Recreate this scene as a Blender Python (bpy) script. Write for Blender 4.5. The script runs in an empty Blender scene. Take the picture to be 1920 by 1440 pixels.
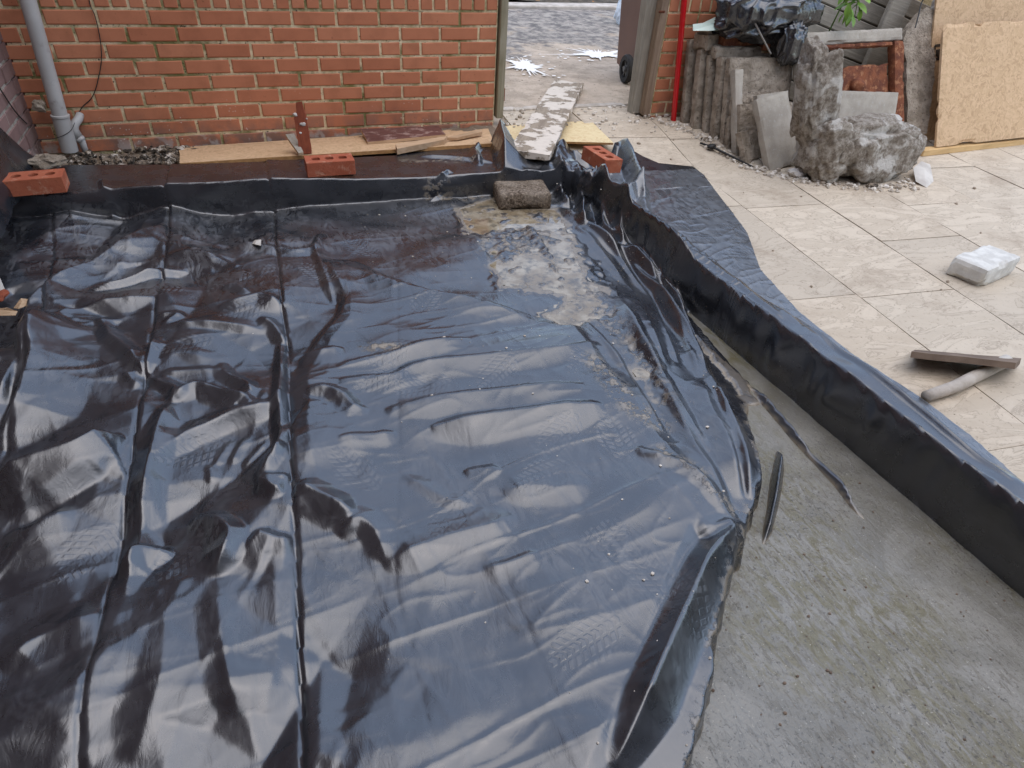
import bpy, bmesh, math, random
import numpy as np
from mathutils import Vector, Matrix, Euler

random.seed(7)
scn = bpy.context.scene
C = scn.collection

# ------------------------------------------------------------------ camera, sky, sun, exposure
cam_data = bpy.data.cameras.new('camera')
cam_data.sensor_width = 36.0
cam_data.lens = 23.74
cam_data.clip_start = 0.05
cam_data.clip_end = 500.0
camera = bpy.data.objects.new('camera', cam_data)
C.objects.link(camera)
PITCH, ROLL, YAW = .649166706, .0734741428, .382565492
fw = Vector((math.sin(YAW)*math.cos(PITCH), math.cos(YAW)*math.cos(PITCH), -math.sin(PITCH)))
rt = Vector((math.cos(YAW), -math.sin(YAW), 0))
up = rt.cross(fw)
r2 = rt*math.cos(ROLL) + up*math.sin(ROLL)
u2 = up*math.cos(ROLL) - rt*math.sin(ROLL)
camera.matrix_world = Matrix(((r2.x, u2.x, -fw.x, -1.391), (r2.y, u2.y, -fw.y, -4.069),
                              (r2.z, u2.z, -fw.z, 1.338), (0, 0, 0, 1)))
scn.camera = camera

SUN_EL, SUN_AZ = 74.0, 150.0          # azimuth measured from +Y towards +X
world = bpy.data.worlds.new('World')
scn.world = world
world.use_nodes = True
wn, wl = world.node_tree.nodes, world.node_tree.links
wn.clear()
w_out = wn.new('ShaderNodeOutputWorld')
w_bg = wn.new('ShaderNodeBackground')
w_sky = wn.new('ShaderNodeTexSky')
w_sky.sky_type = 'NISHITA'
w_sky.sun_disc = False
w_sky.sun_elevation = math.radians(SUN_EL)
w_sky.sun_rotation = math.radians(SUN_AZ)
w_sky.dust_density = 0.5
w_sky.air_density = 1.0
w_mix = wn.new('ShaderNodeMix'); w_mix.data_type = 'RGBA'
w_mix.inputs[7].default_value = (9.0, 9.1, 9.4, 1)      # thin even cloud over the whole sky
w_mix.inputs[0].default_value = 0.15
wl.new(w_sky.outputs[0], w_mix.inputs[6])
wl.new(w_mix.outputs[2], w_bg.inputs[0])
w_bg.inputs[1].default_value = 0.15
wl.new(w_bg.outputs[0], w_out.inputs[0])

sun_data = bpy.data.lights.new('sun', 'SUN')
sun_data.energy = 0.75
sun_data.angle = math.radians(80)
sun_data.color = (1.0, 0.88, 0.70)
sun = bpy.data.objects.new('sun', sun_data)
C.objects.link(sun)
el, az = math.radians(SUN_EL), math.radians(SUN_AZ)
sd_dir = Vector((math.sin(az)*math.cos(el), math.cos(az)*math.cos(el), math.sin(el)))
sun.rotation_euler = sd_dir.to_track_quat('Z', 'Y').to_euler()
scn.view_settings.view_transform = 'Standard'
scn.view_settings.look = 'None'
scn.view_settings.gamma = 1.0
scn.view_settings.exposure = 1.12
scn.view_settings.use_curve_mapping = False

# ------------------------------------------------------------------ helpers
def ss(a, b, t):
    t = np.clip((t-a)/(b-a), 0, 1)
    return t*t*(3-2*t)

def gz(x, y):                          # ground height: the yard rises a little towards the gate
    return (.03 + .055*ss(-2.3, 0, x))*ss(-.9, -.05, y)

def link(o, parent=None):
    C.objects.link(o)
    if parent is not None:
        o.parent = parent
    return o

def tag(o, label, cat, group=None):
    o['label'] = label; o['category'] = cat
    if group: o['group'] = group
    return o

def thing(name, loc, label, cat, group=None, rot=(0, 0, 0)):
    o = bpy.data.objects.new(name, None)
    o.empty_display_size = .1
    o.location = loc; o.rotation_euler = rot
    link(o)
    return tag(o, label, cat, group)

def mesh_obj(name, verts, faces, material, parent=None, loc=(0, 0, 0), rot=(0, 0, 0), smooth=False):
    me = bpy.data.meshes.new(name)
    me.from_pydata([tuple(v) for v in verts], [], faces)
    me.update()
    if smooth:
        me.polygons.foreach_set('use_smooth', [True]*len(me.polygons))
    o = bpy.data.objects.new(name, me)
    o.location = loc; o.rotation_euler = rot
    if material: me.materials.append(material)
    return link(o, parent)

def bm_obj(name, bm, material, parent=None, loc=(0, 0, 0), rot=(0, 0, 0), smooth=False):
    me = bpy.data.meshes.new(name)
    bm.to_mesh(me); bm.free()
    if smooth:
        me.polygons.foreach_set('use_smooth', [True]*len(me.polygons))
    o = bpy.data.objects.new(name, me)
    o.location = loc; o.rotation_euler = rot
    if material: me.materials.append(material)
    return link(o, parent)

# cheap 3D value noise on arrays of points
def _hash(ix, iy, iz, seed):
    n = (ix*374761393 + iy*668265263 + iz*2147483647 + seed*974711) & 0xffffffff
    n = ((n ^ (n >> 13))*1274126177) & 0xffffffff
    n = ((n ^ (n >> 15))*2246822519) & 0xffffffff
    return ((n ^ (n >> 16)) & 0xffff)/65535.0

def vnoise(P, scale, seed=0):
    P = np.asarray(P, float)*scale
    I = np.floor(P).astype(np.int64); f = P-I; f = f*f*(3-2*f)
    out = 0
    for dx in (0, 1):
        for dy in (0, 1):
            for dz in (0, 1):
                w = (f[:, 0] if dx else 1-f[:, 0])*(f[:, 1] if dy else 1-f[:, 1])*(f[:, 2] if dz else 1-f[:, 2])
                out = out + w*_hash(I[:, 0]+dx, I[:, 1]+dy, I[:, 2]+dz, seed)
    return out*2-1

def fbm(P, scale, seed=0, octv=4):
    a, s, o = 1.0, scale, 0
    for k in range(octv):
        o = o + a*vnoise(P, s, seed+k*17); a *= .5; s *= 2.03
    return o

def box_bm(sx, sy, sz, bev=.003, segs=1, cx=0, cy=0, cz=0):
    bm = bmesh.new()
    bmesh.ops.create_cube(bm, size=1)
    bmesh.ops.scale(bm, vec=(sx, sy, sz), verts=bm.verts)
    bmesh.ops.translate(bm, vec=(cx, cy, cz), verts=bm.verts)
    if bev > 0:
        bmesh.ops.bevel(bm, geom=list(bm.edges), offset=bev, segments=segs, affect='EDGES', profile=.5)
    return bm

def rough_box_bm(sx, sy, sz, cell=.03, amp=.004, chip=.012, seed=0, freq=25, bev=.004):
    """a box cut into cells, its surface uneven and its edges chipped; origin at the middle of the bottom"""
    bm = bmesh.new()
    nx, ny, nz = [max(1, int(round(s/cell))) for s in (sx, sy, sz)]
    idx = {}
    def v(i, j, k):
        if (i, j, k) not in idx:
            idx[(i, j, k)] = bm.verts.new((i/nx*sx-sx/2, j/ny*sy-sy/2, k/nz*sz))
        return idx[(i, j, k)]
    for i in range(nx):
        for j in range(ny):
            bm.faces.new((v(i, j, nz), v(i+1, j, nz), v(i+1, j+1, nz), v(i, j+1, nz)))
            bm.faces.new((v(i, j+1, 0), v(i+1, j+1, 0), v(i+1, j, 0), v(i, j, 0)))
    for i in range(nx):
        for k in range(nz):
            bm.faces.new((v(i, 0, k), v(i+1, 0, k), v(i+1, 0, k+1), v(i, 0, k+1)))
            bm.faces.new((v(i+1, ny, k), v(i, ny, k), v(i, ny, k+1), v(i+1, ny, k+1)))
    for j in range(ny):
        for k in range(nz):
            bm.faces.new((v(0, j+1, k), v(0, j, k), v(0, j, k+1), v(0, j+1, k+1)))
            bm.faces.new((v(nx, j, k), v(nx, j+1, k), v(nx, j+1, k+1), v(nx, j, k+1)))
    bm.verts.ensure_lookup_table()
    P = np.array([vv.co[:] for vv in bm.verts])
    c = np.array([0, 0, sz/2]); h = np.array([sx/2, sy/2, sz/2])
    D = (P-c)/h
    onb = (np.abs(D) > .999).sum(1)
    n1 = fbm(P, freq, seed, 3); n2 = fbm(P, freq*.45, seed+5, 3)
    Q = P + np.sign(D)*(np.abs(D) > .999)*(amp*n1)[:, None]
    pull = (onb >= 2)*(bev + chip*np.clip(n2-.15, 0, 1)*1.6)
    Q = Q - np.sign(D)*(np.abs(D) > .999)*pull[:, None]
    for vv, q in zip(bm.verts, Q): vv.co = q
    return bm

def tube_bm(pts, radii, seg=12, cap=True):
    bm = bmesh.new()
    pts = [Vector(p) for p in pts]
    if not hasattr(radii, '__len__'): radii = [radii]*len(pts)
    rings = []
    ref = None
    for i, p in enumerate(pts):
        d = (pts[min(i+1, len(pts)-1)]-pts[max(i-1, 0)]).normalized()
        if ref is None:
            ref = d.orthogonal().normalized()
        a = (ref - d*ref.dot(d)).normalized(); ref = a
        b = d.cross(a)
        rings.append([bm.verts.new(p + (a*math.cos(t)+b*math.sin(t))*radii[i]) for t in [2*math.pi*k/seg for k in range(seg)]])
    for r0, r1 in zip(rings, rings[1:]):
        for k in range(seg):
            bm.faces.new((r0[k], r0[(k+1) % seg], r1[(k+1) % seg], r1[k]))
    if cap:
        bm.faces.new(rings[0][::-1]); bm.faces.new(rings[-1])
    return bm

def rock_bm(r, seed, sub=3, amp=.25, freq=3.0, flat=(1, 1, 1)):
    bm = bmesh.new()
    bmesh.ops.create_icosphere(bm, subdivisions=sub, radius=1)
    P = np.array([v.co[:] for v in bm.verts])
    n = fbm(P, freq, seed, 4)*amp
    for v, k in zip(bm.verts, n):
        v.co = Vector((v.co.x*flat[0], v.co.y*flat[1], v.co.z*flat[2]))*r*(1+k)
    return bm

# ------------------------------------------------------------------ materials
class NT:
    def __init__(s, name):
        s.m = bpy.data.materials.new(name); s.m.use_nodes = True
        s.t = s.m.node_tree; s.t.nodes.clear()
        s.out = s.n('ShaderNodeOutputMaterial'); s.b = s.n('ShaderNodeBsdfPrincipled')
        s.l(s.b.outputs[0], s.out.inputs[0])
        s.pos = s.n('ShaderNodeNewGeometry').outputs['Position']
    def n(s, k, **kw):
        x = s.t.nodes.new(k)
        for a, v in kw.items(): setattr(x, a, v)
        return x
    def l(s, a, b): s.t.links.new(a, b)
    def put(s, sock, v):
        if hasattr(v, 'is_output'): s.l(v, sock)
        else: sock.default_value = v
    def noise(s, scale, detail=5, rough=.55, vec=None, dist=0.0, col=False):
        x = s.n('ShaderNodeTexNoise'); x.inputs['Scale'].default_value = scale
        x.inputs['Detail'].default_value = detail; x.inputs['Roughness'].default_value = rough
        x.inputs['Distortion'].default_value = dist
        s.l(vec if vec is not None else s.pos, x.inputs['Vector'])
        return x.outputs['Color' if col else 'Fac']
    def voro(s, scale, feat='F1', vec=None, rnd=1.0):
        x = s.n('ShaderNodeTexVoronoi', feature=feat); x.inputs['Scale'].default_value = scale
        x.inputs['Randomness'].default_value = rnd
        s.l(vec if vec is not None else s.pos, x.inputs['Vector'])
        return x.outputs['Distance']
    def ramp(s, v, a, b, lo=0.0, hi=1.0):
        x = s.n('ShaderNodeMapRange', interpolation_type='SMOOTHSTEP')
        s.put(x.inputs[0], v)
        for i, q in zip((1, 2, 3, 4), (a, b, lo, hi)): x.inputs[i].default_value = q
        return x.outputs[0]
    def math(s, op, a, b=0.0, clamp=False):
        x = s.n('ShaderNodeMath', operation=op, use_clamp=clamp)
        s.put(x.inputs[0], a); s.put(x.inputs[1], b)
        return x.outputs[0]
    def mix(s, f, a, b, mode='MIX'):
        x = s.n('ShaderNodeMix', data_type='RGBA', blend_type=mode)
        s.put(x.inputs[0], f)
        for i, q in ((6, a), (7, b)):
            if hasattr(q, 'is_output'): s.l(q, x.inputs[i])
            else: x.inputs[i].default_value = (*q, 1) if len(q) == 3 else q
        return x.outputs[2]
    def bump(s, h, strength=.3, dist=.01, normal=None):
        x = s.n('ShaderNodeBump'); x.inputs['Strength'].default_value = strength
        x.inputs['Distance'].default_value = dist
        s.l(h, x.inputs['Height'])
        if normal is not None: s.l(normal, x.inputs['Normal'])
        return x.outputs[0]
    def set(s, color=None, rough=None, normal=None, spec=None, metal=None, ior=None):
        for k, v in (('Base Color', color), ('Roughness', rough), ('Specular IOR Level', spec), ('Metallic', metal), ('IOR', ior)):
            if v is None: continue
            if isinstance(v, tuple) and len(v) == 3: v = (*v, 1)
            s.put(s.b.inputs[k], v)
        if normal is not None: s.l(normal, s.b.inputs['Normal'])
        return s.m
    def attr(s, name):
        x = s.n('ShaderNodeAttribute'); x.attribute_name = name
        return x.outputs['Fac']
    def rnd(s): return s.n('ShaderNodeObjectInfo').outputs['Random']
    def mapped(s, scale=(1, 1, 1), rot=(0, 0, 0), obj=False):
        x = s.n('ShaderNodeMapping'); x.inputs['Scale'].default_value = scale; x.inputs['Rotation'].default_value = rot
        s.l(s.n('ShaderNodeTexCoord').outputs['Object'] if obj else s.pos, x.inputs['Vector'])
        return x.outputs[0]

def simple(name, c1, c2, scale=8, rough=.85, bscale=60, bstr=.3, bdist=.006, spec=.3, c3=None, s3=40, t3=(.62, .7)):
    t = NT(name)
    col = t.mix(t.ramp(t.noise(scale, 6), .35, .65), c1, c2)
    if c3: col = t.mix(t.ramp(t.noise(s3, 5, .6), *t3), col, c3)
    return t.set(col, rough, t.bump(t.noise(bscale, 6, .65), bstr, bdist), spec)

def brick_material(name, a, b, dirt, low=False):
    t = NT(name)
    r = t.rnd()
    col = t.mix(r, a, b)
    col = t.mix(t.ramp(t.noise(9, 6), .4, .75, 0, .45), col, tuple(x*.62 for x in a))
    col = t.mix(t.ramp(t.noise(55, 4, .7), .64, .72, 0, .75), col, tuple(x*.35 for x in a))
    col = t.mix(t.ramp(t.noise(26, 6, .75), .68, .74, 0, .7), col, dirt)
    if low:
        z = t.n('ShaderNodeSeparateXYZ'); t.l(t.pos, z.inputs[0])
        m = t.math('MULTIPLY', t.ramp(z.outputs[2], .26, .03), t.ramp(t.noise(7, 6, .7), .38, .62))
        col = t.mix(t.math('MULTIPLY', m, .85), col, (.16, .115, .095))
        m2 = t.math('MULTIPLY', t.ramp(z.outputs[2], .13, .04), t.ramp(t.noise(11, 4, .6), .52, .6))
        col = t.mix(t.math('MULTIPLY', m2, .8), col, (.42, .37, .33))
        m3 = t.math('MULTIPLY', t.ramp(z.outputs[2], .4, .06), t.ramp(t.voro(42), .16, .1))
        m3 = t.math('MULTIPLY', m3, t.ramp(t.noise(5, 2), .5, .62))
        col = t.mix(m3, col, (.62, .55, .47))
    return t.set(col, .82, t.bump(t.noise(120, 5, .7), .25, .004), .25)

def mortar_material(name, a, b, moss):
    t = NT(name)
    col = t.mix(t.ramp(t.noise(30, 5), .35, .65), a, b)
    col = t.mix(t.ramp(t.noise(3.2, 5, .7), .46, .62, 0, .85), col, moss)
    col = t.mix(t.ramp(t.noise(70, 3, .7), .6, .68), col, (.05, .045, .03))
    return t.set(col, .95, t.bump(t.noise(90, 6, .7), .8, .01), .1)

M = {}
M['brick'] = brick_material('red_brick', (.45, .165, .085), (.53, .215, .115), (.55, .42, .32), True)
M['mortar'] = mortar_material('pale_mortar', (.84, .70, .46), (.66, .54, .32), (.16, .165, .045))
M['house_brick'] = brick_material('plum_house_brick', (.205, .125, .11), (.265, .165, .145), (.42, .35, .31), True)
M['house_mortar'] = mortar_material('house_mortar', (.48, .43, .37), (.36, .32, .27), (.2, .17, .13))
t = NT('new_engineering_brick')
r = t.rnd()
col = t.mix(r, (.43, .14, .07), (.38, .105, .055))
col = t.mix(t.ramp(t.noise(13, 6, .65), .4, .7), col, (.33, .085, .042))
col = t.mix(t.ramp(t.noise(20, 6, .75), .55, .68, 0, .65), col, (.52, .30, .20))
col = t.mix(t.ramp(t.noise(60, 4, .7), .62, .7, 0, .8), col, (.16, .05, .03))
M['new_brick'] = t.set(col, .85, t.bump(t.noise(85, 6, .7), .6, .006), .25)
M['concrete'] = simple('old_concrete', (.45, .375, .295), (.27, .22, .165), 15, .92, 50, 1.0, .022, .2, (.16, .13, .10), 48, (.58, .68))
M['paver'] = simple('grey_paver', (.43, .385, .32), (.35, .31, .255), 12, .9, 110, .35, .005, .25, (.42, .39, .34), 60, (.55, .7))
M['aggregate'] = None
t = NT('aggregate_block')
col = t.mix(t.ramp(t.noise(75, 6, .75), .42, .62), (.075, .052, .035), (.33, .26, .19))
col = t.mix(t.ramp(t.noise(11, 4), .4, .7, 0, .5), col, (.4, .34, .27))
M['aggregate'] = t.set(col, .9, t.bump(t.noise(75, 6, .75), .9, .012), .25)
t = NT('mossy_rubble')
n1 = t.noise(6.5, 6, .62)
col = t.mix(t.ramp(t.noise(34, 7, .75), .38, .62), (.24, .195, .15), (.52, .46, .385))
col = t.mix(t.ramp(n1, .50, .58, 0, .85), col, (.74, .70, .63))
M['lump'] = t.set(col, .93, t.bump(t.noise(45, 8, .75), 1.0, .03), .2)
M['lump_white'] = simple('lime_plaster', (.72, .67, .6), (.5, .45, .4), 14, .9, 60, .5, .01, .2)
M['rubble_dark'] = None
t = NT('tar_rubble')
col = t.mix(t.ramp(t.noise(26, 6, .7), .42, .62), (.03, .025, .02), (.30, .235, .17))
col = t.mix(t.ramp(t.noise(15, 6, .7, dist=.8), .53, .58), col, (.62, .55, .46))
M['rubble_dark'] = t.set(col, .9, t.bump(t.noise(40, 6, .7), 1, .02), .3)
M['gravel'] = None
t = NT('stone_chips')
col = t.mix(t.rnd(), (.5, .44, .36), (.3, .25, .2))
col = t.mix(t.ramp(t.noise(22, 3), .4, .62), col, (.72, .66, .57))
M['gravel'] = t.set(col, .9, None, .2)
M['rust'] = simple('rusted_iron', (.235, .082, .038), (.13, .045, .026), 16, .88, 90, .6, .008, .25, (.33, .15, .075), 30, (.52, .66))
M['grey_plastic'] = simple('grey_pvc', (.44, .425, .40), (.37, .355, .335), 5, .5, 40, .08, .003, .4, (.24, .22, .2), 12, (.6, .78))
M['red_paint'] = simple('glossy_red_pole', (.52, .006, .01), (.45, .005, .008), 3, .22, 20, .03, .002, .6)
M['black_plastic'] = simple('black_cable', (.012, .012, .012), (.025, .024, .022), 8, .5, 40, .1, .002, .4)
M['brown_plastic'] = simple('brown_bin_plastic', (.165, .075, .05), (.14, .062, .042), 3, .5, 90, .08, .002, .4)
M['rubber'] = simple('tyre_rubber', (.022, .022, .023), (.04, .038, .036), 12, .75, 60, .2, .003, .3)
M['wheel_grey'] = simple('wheel_hub_grey', (.13, .13, .13), (.09, .09, .09), 12, .5, 60, .1, .003, .4)
M['steel'] = simple('dull_steel_rod', (.33, .30, .27), (.22, .19, .16), 12, .5, 60, .1, .003, .5)
M['mint'] = simple('pale_mint_plastic', (.42, .55, .48), (.56, .66, .58), 7, .5, 30, .1, .003, .4)
M['white_dust'] = simple('white_scrap', (.60, .56, .50), (.46, .42, .37), 10, .8, 30, .2, .003, .3)
M['cream_block'] = simple('white_block', (.7, .68, .62), (.56, .54, .49), 20, .9, 60, .4, .006, .2)
M['paint_white'] = simple('spilt_white_paint', (.88, .85, .79), (.8, .77, .71), 20, .7, 60, .2, .002, .3)
M['leaf'] = simple('fresh_green_leaf', (.22, .38, .05), (.13, .25, .03), 14, .5, 50, .15, .003, .4)
M['stem'] = simple('green_stem', (.12, .2, .04), (.1, .15, .04), 14, .6, 50, .15, .003, .4)

def wood(name, a, b, rough=.8, stretch=(3, 40, 40), rot=(0, 0, 0), bstr=.35, obj=True, c3=None):
    t = NT(name)
    v = t.mapped(stretch, rot, obj)
    g = t.noise(1.0, 6, .65, v, 1.2)
    col = t.mix(t.ramp(g, .35, .65), a, b)
    col = t.mix(t.ramp(t.noise(5, 5, .6), .45, .75, 0, .5), col, tuple(x*.6 for x in a))
    if c3: col = t.mix(t.ramp(t.noise(13, 6, .7), .54, .6), col, c3)
    return t.set(col, rough, t.bump(g, bstr, .006), .25)
M['post_green'] = wood('weathered_green_post', (.23, .20, .125), (.33, .295, .21), .9, (40, 40, 2.5), c3=None)
M['post_grey'] = wood('weathered_grey_post', (.37, .335, .275), (.27, .24, .19), .9, (40, 40, 2.5))
M['post_brown'] = wood('weathered_brown_post', (.23, .16, .11), (.32, .24, .17), .9, (40, 40, 2.5))
M['deck'] = wood('grooved_panel_wood', (.255, .225, .18), (.33, .295, .24), .85, (3, 55, 55), bstr=.6)
M['dark_board'] = wood('dark_varnished_board', (.115, .05, .042), (.155, .072, .06), .5, (3, 30, 30), c3=(.3, .2, .17))
M['red_timber'] = wood('red_painted_timber', (.29, .075, .035), (.20, .05, .026), .6, (40, 40, 4))
M['raw_timber'] = wood('raw_offcut', (.44, .29, .17), (.54, .38, .24), .85, (4, 45, 45))
M['brown_tile'] = simple('dark_flat_tile', (.13, .09, .065), (.2, .145, .105), 11, .8, 60, .3, .005, .25)
# plank with dried plaster
t = NT('plastered_plank')
v = t.mapped((30, 3, 30), (0, 0, 0), True)
base = t.mix(t.ramp(t.noise(1, 6, .6, v, 1), .35, .65), (.24, .19, .14), (.33, .27, .2))
pl = t.ramp(t.noise(8.5, 6, .62), .465, .5)
col = t.mix(pl, base, t.mix(t.noise(30, 4), (.72, .64, .54), (.55, .48, .4)))
M['plank'] = t.set(col, .9, t.bump(t.math('ADD', pl, t.math('MULTIPLY', t.noise(60, 5), .4)), .6, .006), .2)
# OSB
def osb(name, a, b, c):
    t = NT(name)
    vv = t.n('ShaderNodeTexVoronoi', feature='F1'); vv.inputs['Scale'].default_value = 48
    vm = t.mapped((1, 1, 1)); w = t.noise(6, 3, .5, vm, 0, True)
    add = t.n('ShaderNodeMix', data_type='RGBA', blend_type='LINEAR_LIGHT'); add.inputs[0].default_value = .22
    t.l(vm, add.inputs[6]); t.l(w, add.inputs[7]); t.l(add.outputs[2], vv.inputs['Vector'])
    sep = t.n('ShaderNodeSeparateColor'); t.l(vv.outputs['Color'], sep.inputs[0])
    col = t.mix(sep.outputs[0], a, b)
    col = t.mix(t.ramp(sep.outputs[1], .72, .9, 0, .6), col, c)
    st = t.noise(1, 4, .6, t.mapped((30, 90, 30)), 1.5)
    col = t.mix(t.ramp(st, .5, .72, 0, .5), col, c)
    return t.set(col, .8, t.bump(t.math('ADD', sep.outputs[2], st), .25, .003), .25)
M['osb'] = osb('strand_board', (.62, .43, .26), (.53, .36, .205), (.40, .26, .14))
M['osb_edge'] = simple('strand_board_edge', (.45, .25, .1), (.33, .17, .07), 30, .9, 80, .5, .006, .2)
M['pine'] = wood('yellow_timber', (.58, .37, .16), (.66, .45, .22), .75, (3, 40, 40))
M['ply_yellow'] = osb('pale_yellow_board', (.74, .6, .35), (.68, .54, .3), (.6, .42, .22))

# black polythene
t = NT('black_polythene')
dust = t.attr('dust'); prnt = t.attr('print'); mud = t.attr('mud')
bu, bv = t.attr('boot_u'), t.attr('boot_v')
def lug(x, per, a, b, off=0.0):
    q = t.math('ABSOLUTE', t.math('SUBTRACT', t.math('FRACT', t.math('ADD', t.math('DIVIDE', x, per), off)), .5))
    return t.ramp(q, b, a)
chev = t.math('ADD', bu, t.math('MULTIPLY', t.math('ABSOLUTE', bv), .55))
tread = t.math('MULTIPLY', lug(chev, .019, .22, .36), lug(bv, .027, .30, .42, .5))
fine = t.noise(48, 5, .62)
cloud = t.noise(7, 6, .6)
streak = t.noise(1, 5, .62, t.mapped((26, 9, 20), (0, 0, .4)), 1.6)
dmask = t.math('MULTIPLY', dust, t.math('MULTIPLY', t.ramp(streak, .40, .62), t.ramp(t.noise(5, 4, .6), .36, .6)), True)
pmask = t.math('MULTIPLY', prnt, t.math('MULTIPLY', tread, t.ramp(t.noise(13, 5, .65), .42, .62)), True)
film = t.math('MAXIMUM', dmask, pmask)
flapA = t.attr('flap')
col = t.mix(t.ramp(cloud, .35, .7), (.009, .0105, .014), (.019, .021, .026))
col = t.mix(t.math('MULTIPLY', film, .75, True), col, (.085, .088, .093))
col = t.mix(t.math('MULTIPLY', flapA, t.ramp(streak, .3, .7, .35, 1.0)), col, (.10, .108, .118))
mm = t.math('MULTIPLY', mud, t.ramp(t.noise(26, 7, .72), .50, .57), True)
speck = t.math('MULTIPLY', t.attr('speck'), t.ramp(t.voro(70), .17, .11), True)
speck = t.math('MULTIPLY', speck, t.ramp(t.noise(33, 2), .5, .58), True)
mm = t.math('MAXIMUM', t.math('MAXIMUM', mm, speck), t.math('MULTIPLY', t.attr('wet'), t.ramp(t.noise(45, 4, .65), .25, .5), True))
col = t.mix(mm, col, t.mix(t.noise(40, 3), (.33, .265, .175), (.22, .17, .11)))
rg = t.math('ADD', t.ramp(cloud, .3, .75, .22, .34), t.math('MULTIPLY', film, .16))
rg = t.math('ADD', rg, t.math('MULTIPLY', mm, .25))
b1 = t.bump(t.noise(17, 3, .5), .08, .010)
b2 = t.bump(streak, .09, .008, b1)
b3 = t.bump(t.math('MULTIPLY', prnt, tread), .22, .0025, b2)
b4 = t.bump(t.math('MULTIPLY', dmask, fine), .12, .006, b3)
b5 = t.bump(mm, .6, .003, b4)
M['sheet'] = t.set(col, rg, b5, 1.0, None, 1.66)
t = NT('black_bin_bag')
M['bag'] = t.set((.010, .010, .012), t.ramp(t.noise(9, 4), .3, .7, .14, .3), t.bump(t.noise(1, 5, .6, t.mapped((40, 40, 18)), 1.5), .25, .012), 1.0, None, 1.6)
t = NT('clear_bag')
M['clear_bag'] = t.set((.62, .68, .74), .35, t.bump(t.noise(16, 5, .6), .8, .03), .5)

# muddy water
t = NT('silty_water')
n = t.noise(4.2, 6, .6, None, .8)
wv0 = t.noise(1, 6, .68, t.mapped((30, 11, 20), (0, 0, .5)), 1.4)
zone = t.math('MULTIPLY', t.ramp(t.noise(1.7, 4, .6), .47, .62), 1.0)
col = t.mix(t.ramp(n, .35, .7), (.25, .235, .198), (.16, .148, .118))
col = t.mix(t.math('MULTIPLY', zone, t.ramp(wv0, .38, .62)), col, (.155, .135, .07))
sx = t.n('ShaderNodeSeparateXYZ'); t.l(t.pos, sx.inputs[0])
grit = t.ramp(t.noise(1, 6, .7, t.mapped((75, 26, 40), (0, 0, .55)), 1.0), .52, .64)
near = t.math('MULTIPLY', t.ramp(sx.outputs[1], -2.5, -3.2), t.ramp(t.noise(2.2, 4, .6), .34, .6, .25, 1.0))
gm = t.math('MULTIPLY', grit, near)
col = t.mix(t.math('MULTIPLY', gm, .75), col, (.115, .10, .075))
col = t.mix(t.math('MULTIPLY', t.math('MULTIPLY', t.ramp(t.noise(95, 5, .75), .56, .63), near), .8), col, (.05, .043, .033))
col = t.mix(t.math('MULTIPLY', t.ramp(t.noise(150, 3, .7), .64, .7), .6), col, (.5, .46, .38))
wv = t.noise(1, 5, .6, t.mapped((26, 9, 20), (0, 0, .5)), 1.2)
bb = t.bump(t.math('ADD', t.math('ADD', wv, t.math('MULTIPLY', gm, 2.2)), t.math('MULTIPLY', t.noise(80, 6, .7), t.math('MULTIPLY', near, 1.5))), .30, .010)
M['water_silt'] = t.set(col, t.math('ADD', .07, t.math('MULTIPLY', near, .10)), bb, .8, None, 1.45)
t = NT('thin_water')
col = t.mix(t.ramp(t.noise(9, 6, .65), .36, .6), (.37, .32, .235), (.22, .17, .105))
col = t.mix(t.ramp(t.noise(22, 6, .7), .46, .66, 0, .85), col, (.07, .062, .05))
M['water_film'] = t.set(col, .03, t.bump(t.noise(38, 4, .55), .03, .004), .8, None, 1.5)

# patio slabs
t = NT('patio_slab')
r = t.rnd()
flow = t.noise(1, 6, .62, t.mapped((3.2, 7.5, 4), (0, 0, .2)), 1.7)
col = t.mix(t.ramp(flow, .36, .64), (.60, .505, .385), (.50, .415, .31))
col = t.mix(r, col, t.mix(.45, col, (.60, .53, .42)))
col = t.mix(t.ramp(r, .55, .95, 0, .35), col, (.36, .30, .23))
vein = t.ramp(t.math('ABSOLUTE', t.math('SUBTRACT', flow, .5)), .0, .022)
col = t.mix(t.math('MULTIPLY', t.math('SUBTRACT', 1.0, vein), .42), col, (.22, .17, .12))
col = t.mix(t.ramp(t.noise(3, 7, .72), .5, .70, 0, .6), col, (.32, .25, .18))
col = t.mix(t.ramp(t.noise(46, 5, .75), .58, .66, 0, .6), col, (.26, .20, .145))
col = t.mix(t.ramp(t.voro(17), .055, .03), col, (.13, .1, .07))
M['patio'] = t.set(col, .8, t.bump(t.math('ADD', flow, t.math('MULTIPLY', t.noise(55, 5, .6), .25)), .55, .012), .3)
M['joint'] = simple('dirt_joint', (.33, .265, .20), (.43, .35, .27), 12, .95, 60, .6, .01, .1)
M['earth'] = simple('dusty_earth', (.20, .155, .11), (.30, .24, .18), 5, .95, 45, .9, .02, .1, (.4, .35, .28), 30, (.6, .68))
t = NT('alley_surface')
sy = t.n('ShaderNodeSeparateXYZ'); t.l(t.pos, sy.inputs[0])
conc = t.mix(t.ramp(t.noise(5, 7, .7), .38, .64), (.58, .475, .37), (.40, .325, .25))
tar = t.mix(t.ramp(t.noise(1, 7, .7, t.mapped((10, 8, 10)), .3), .36, .64), (.15, .135, .125), (.42, .37, .315))
k = t.math('ADD', t.ramp(sy.outputs[1], 1.2, 3.2), t.ramp(t.noise(1.9, 5, .65), .3, .7, -.45, .45))
col = t.mix(t.ramp(k, .35, .62), conc, tar)
col = t.mix(t.ramp(t.noise(2.6, 5, .6), .58, .68, 0, .75), col, (.48, .38, .28))
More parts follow.
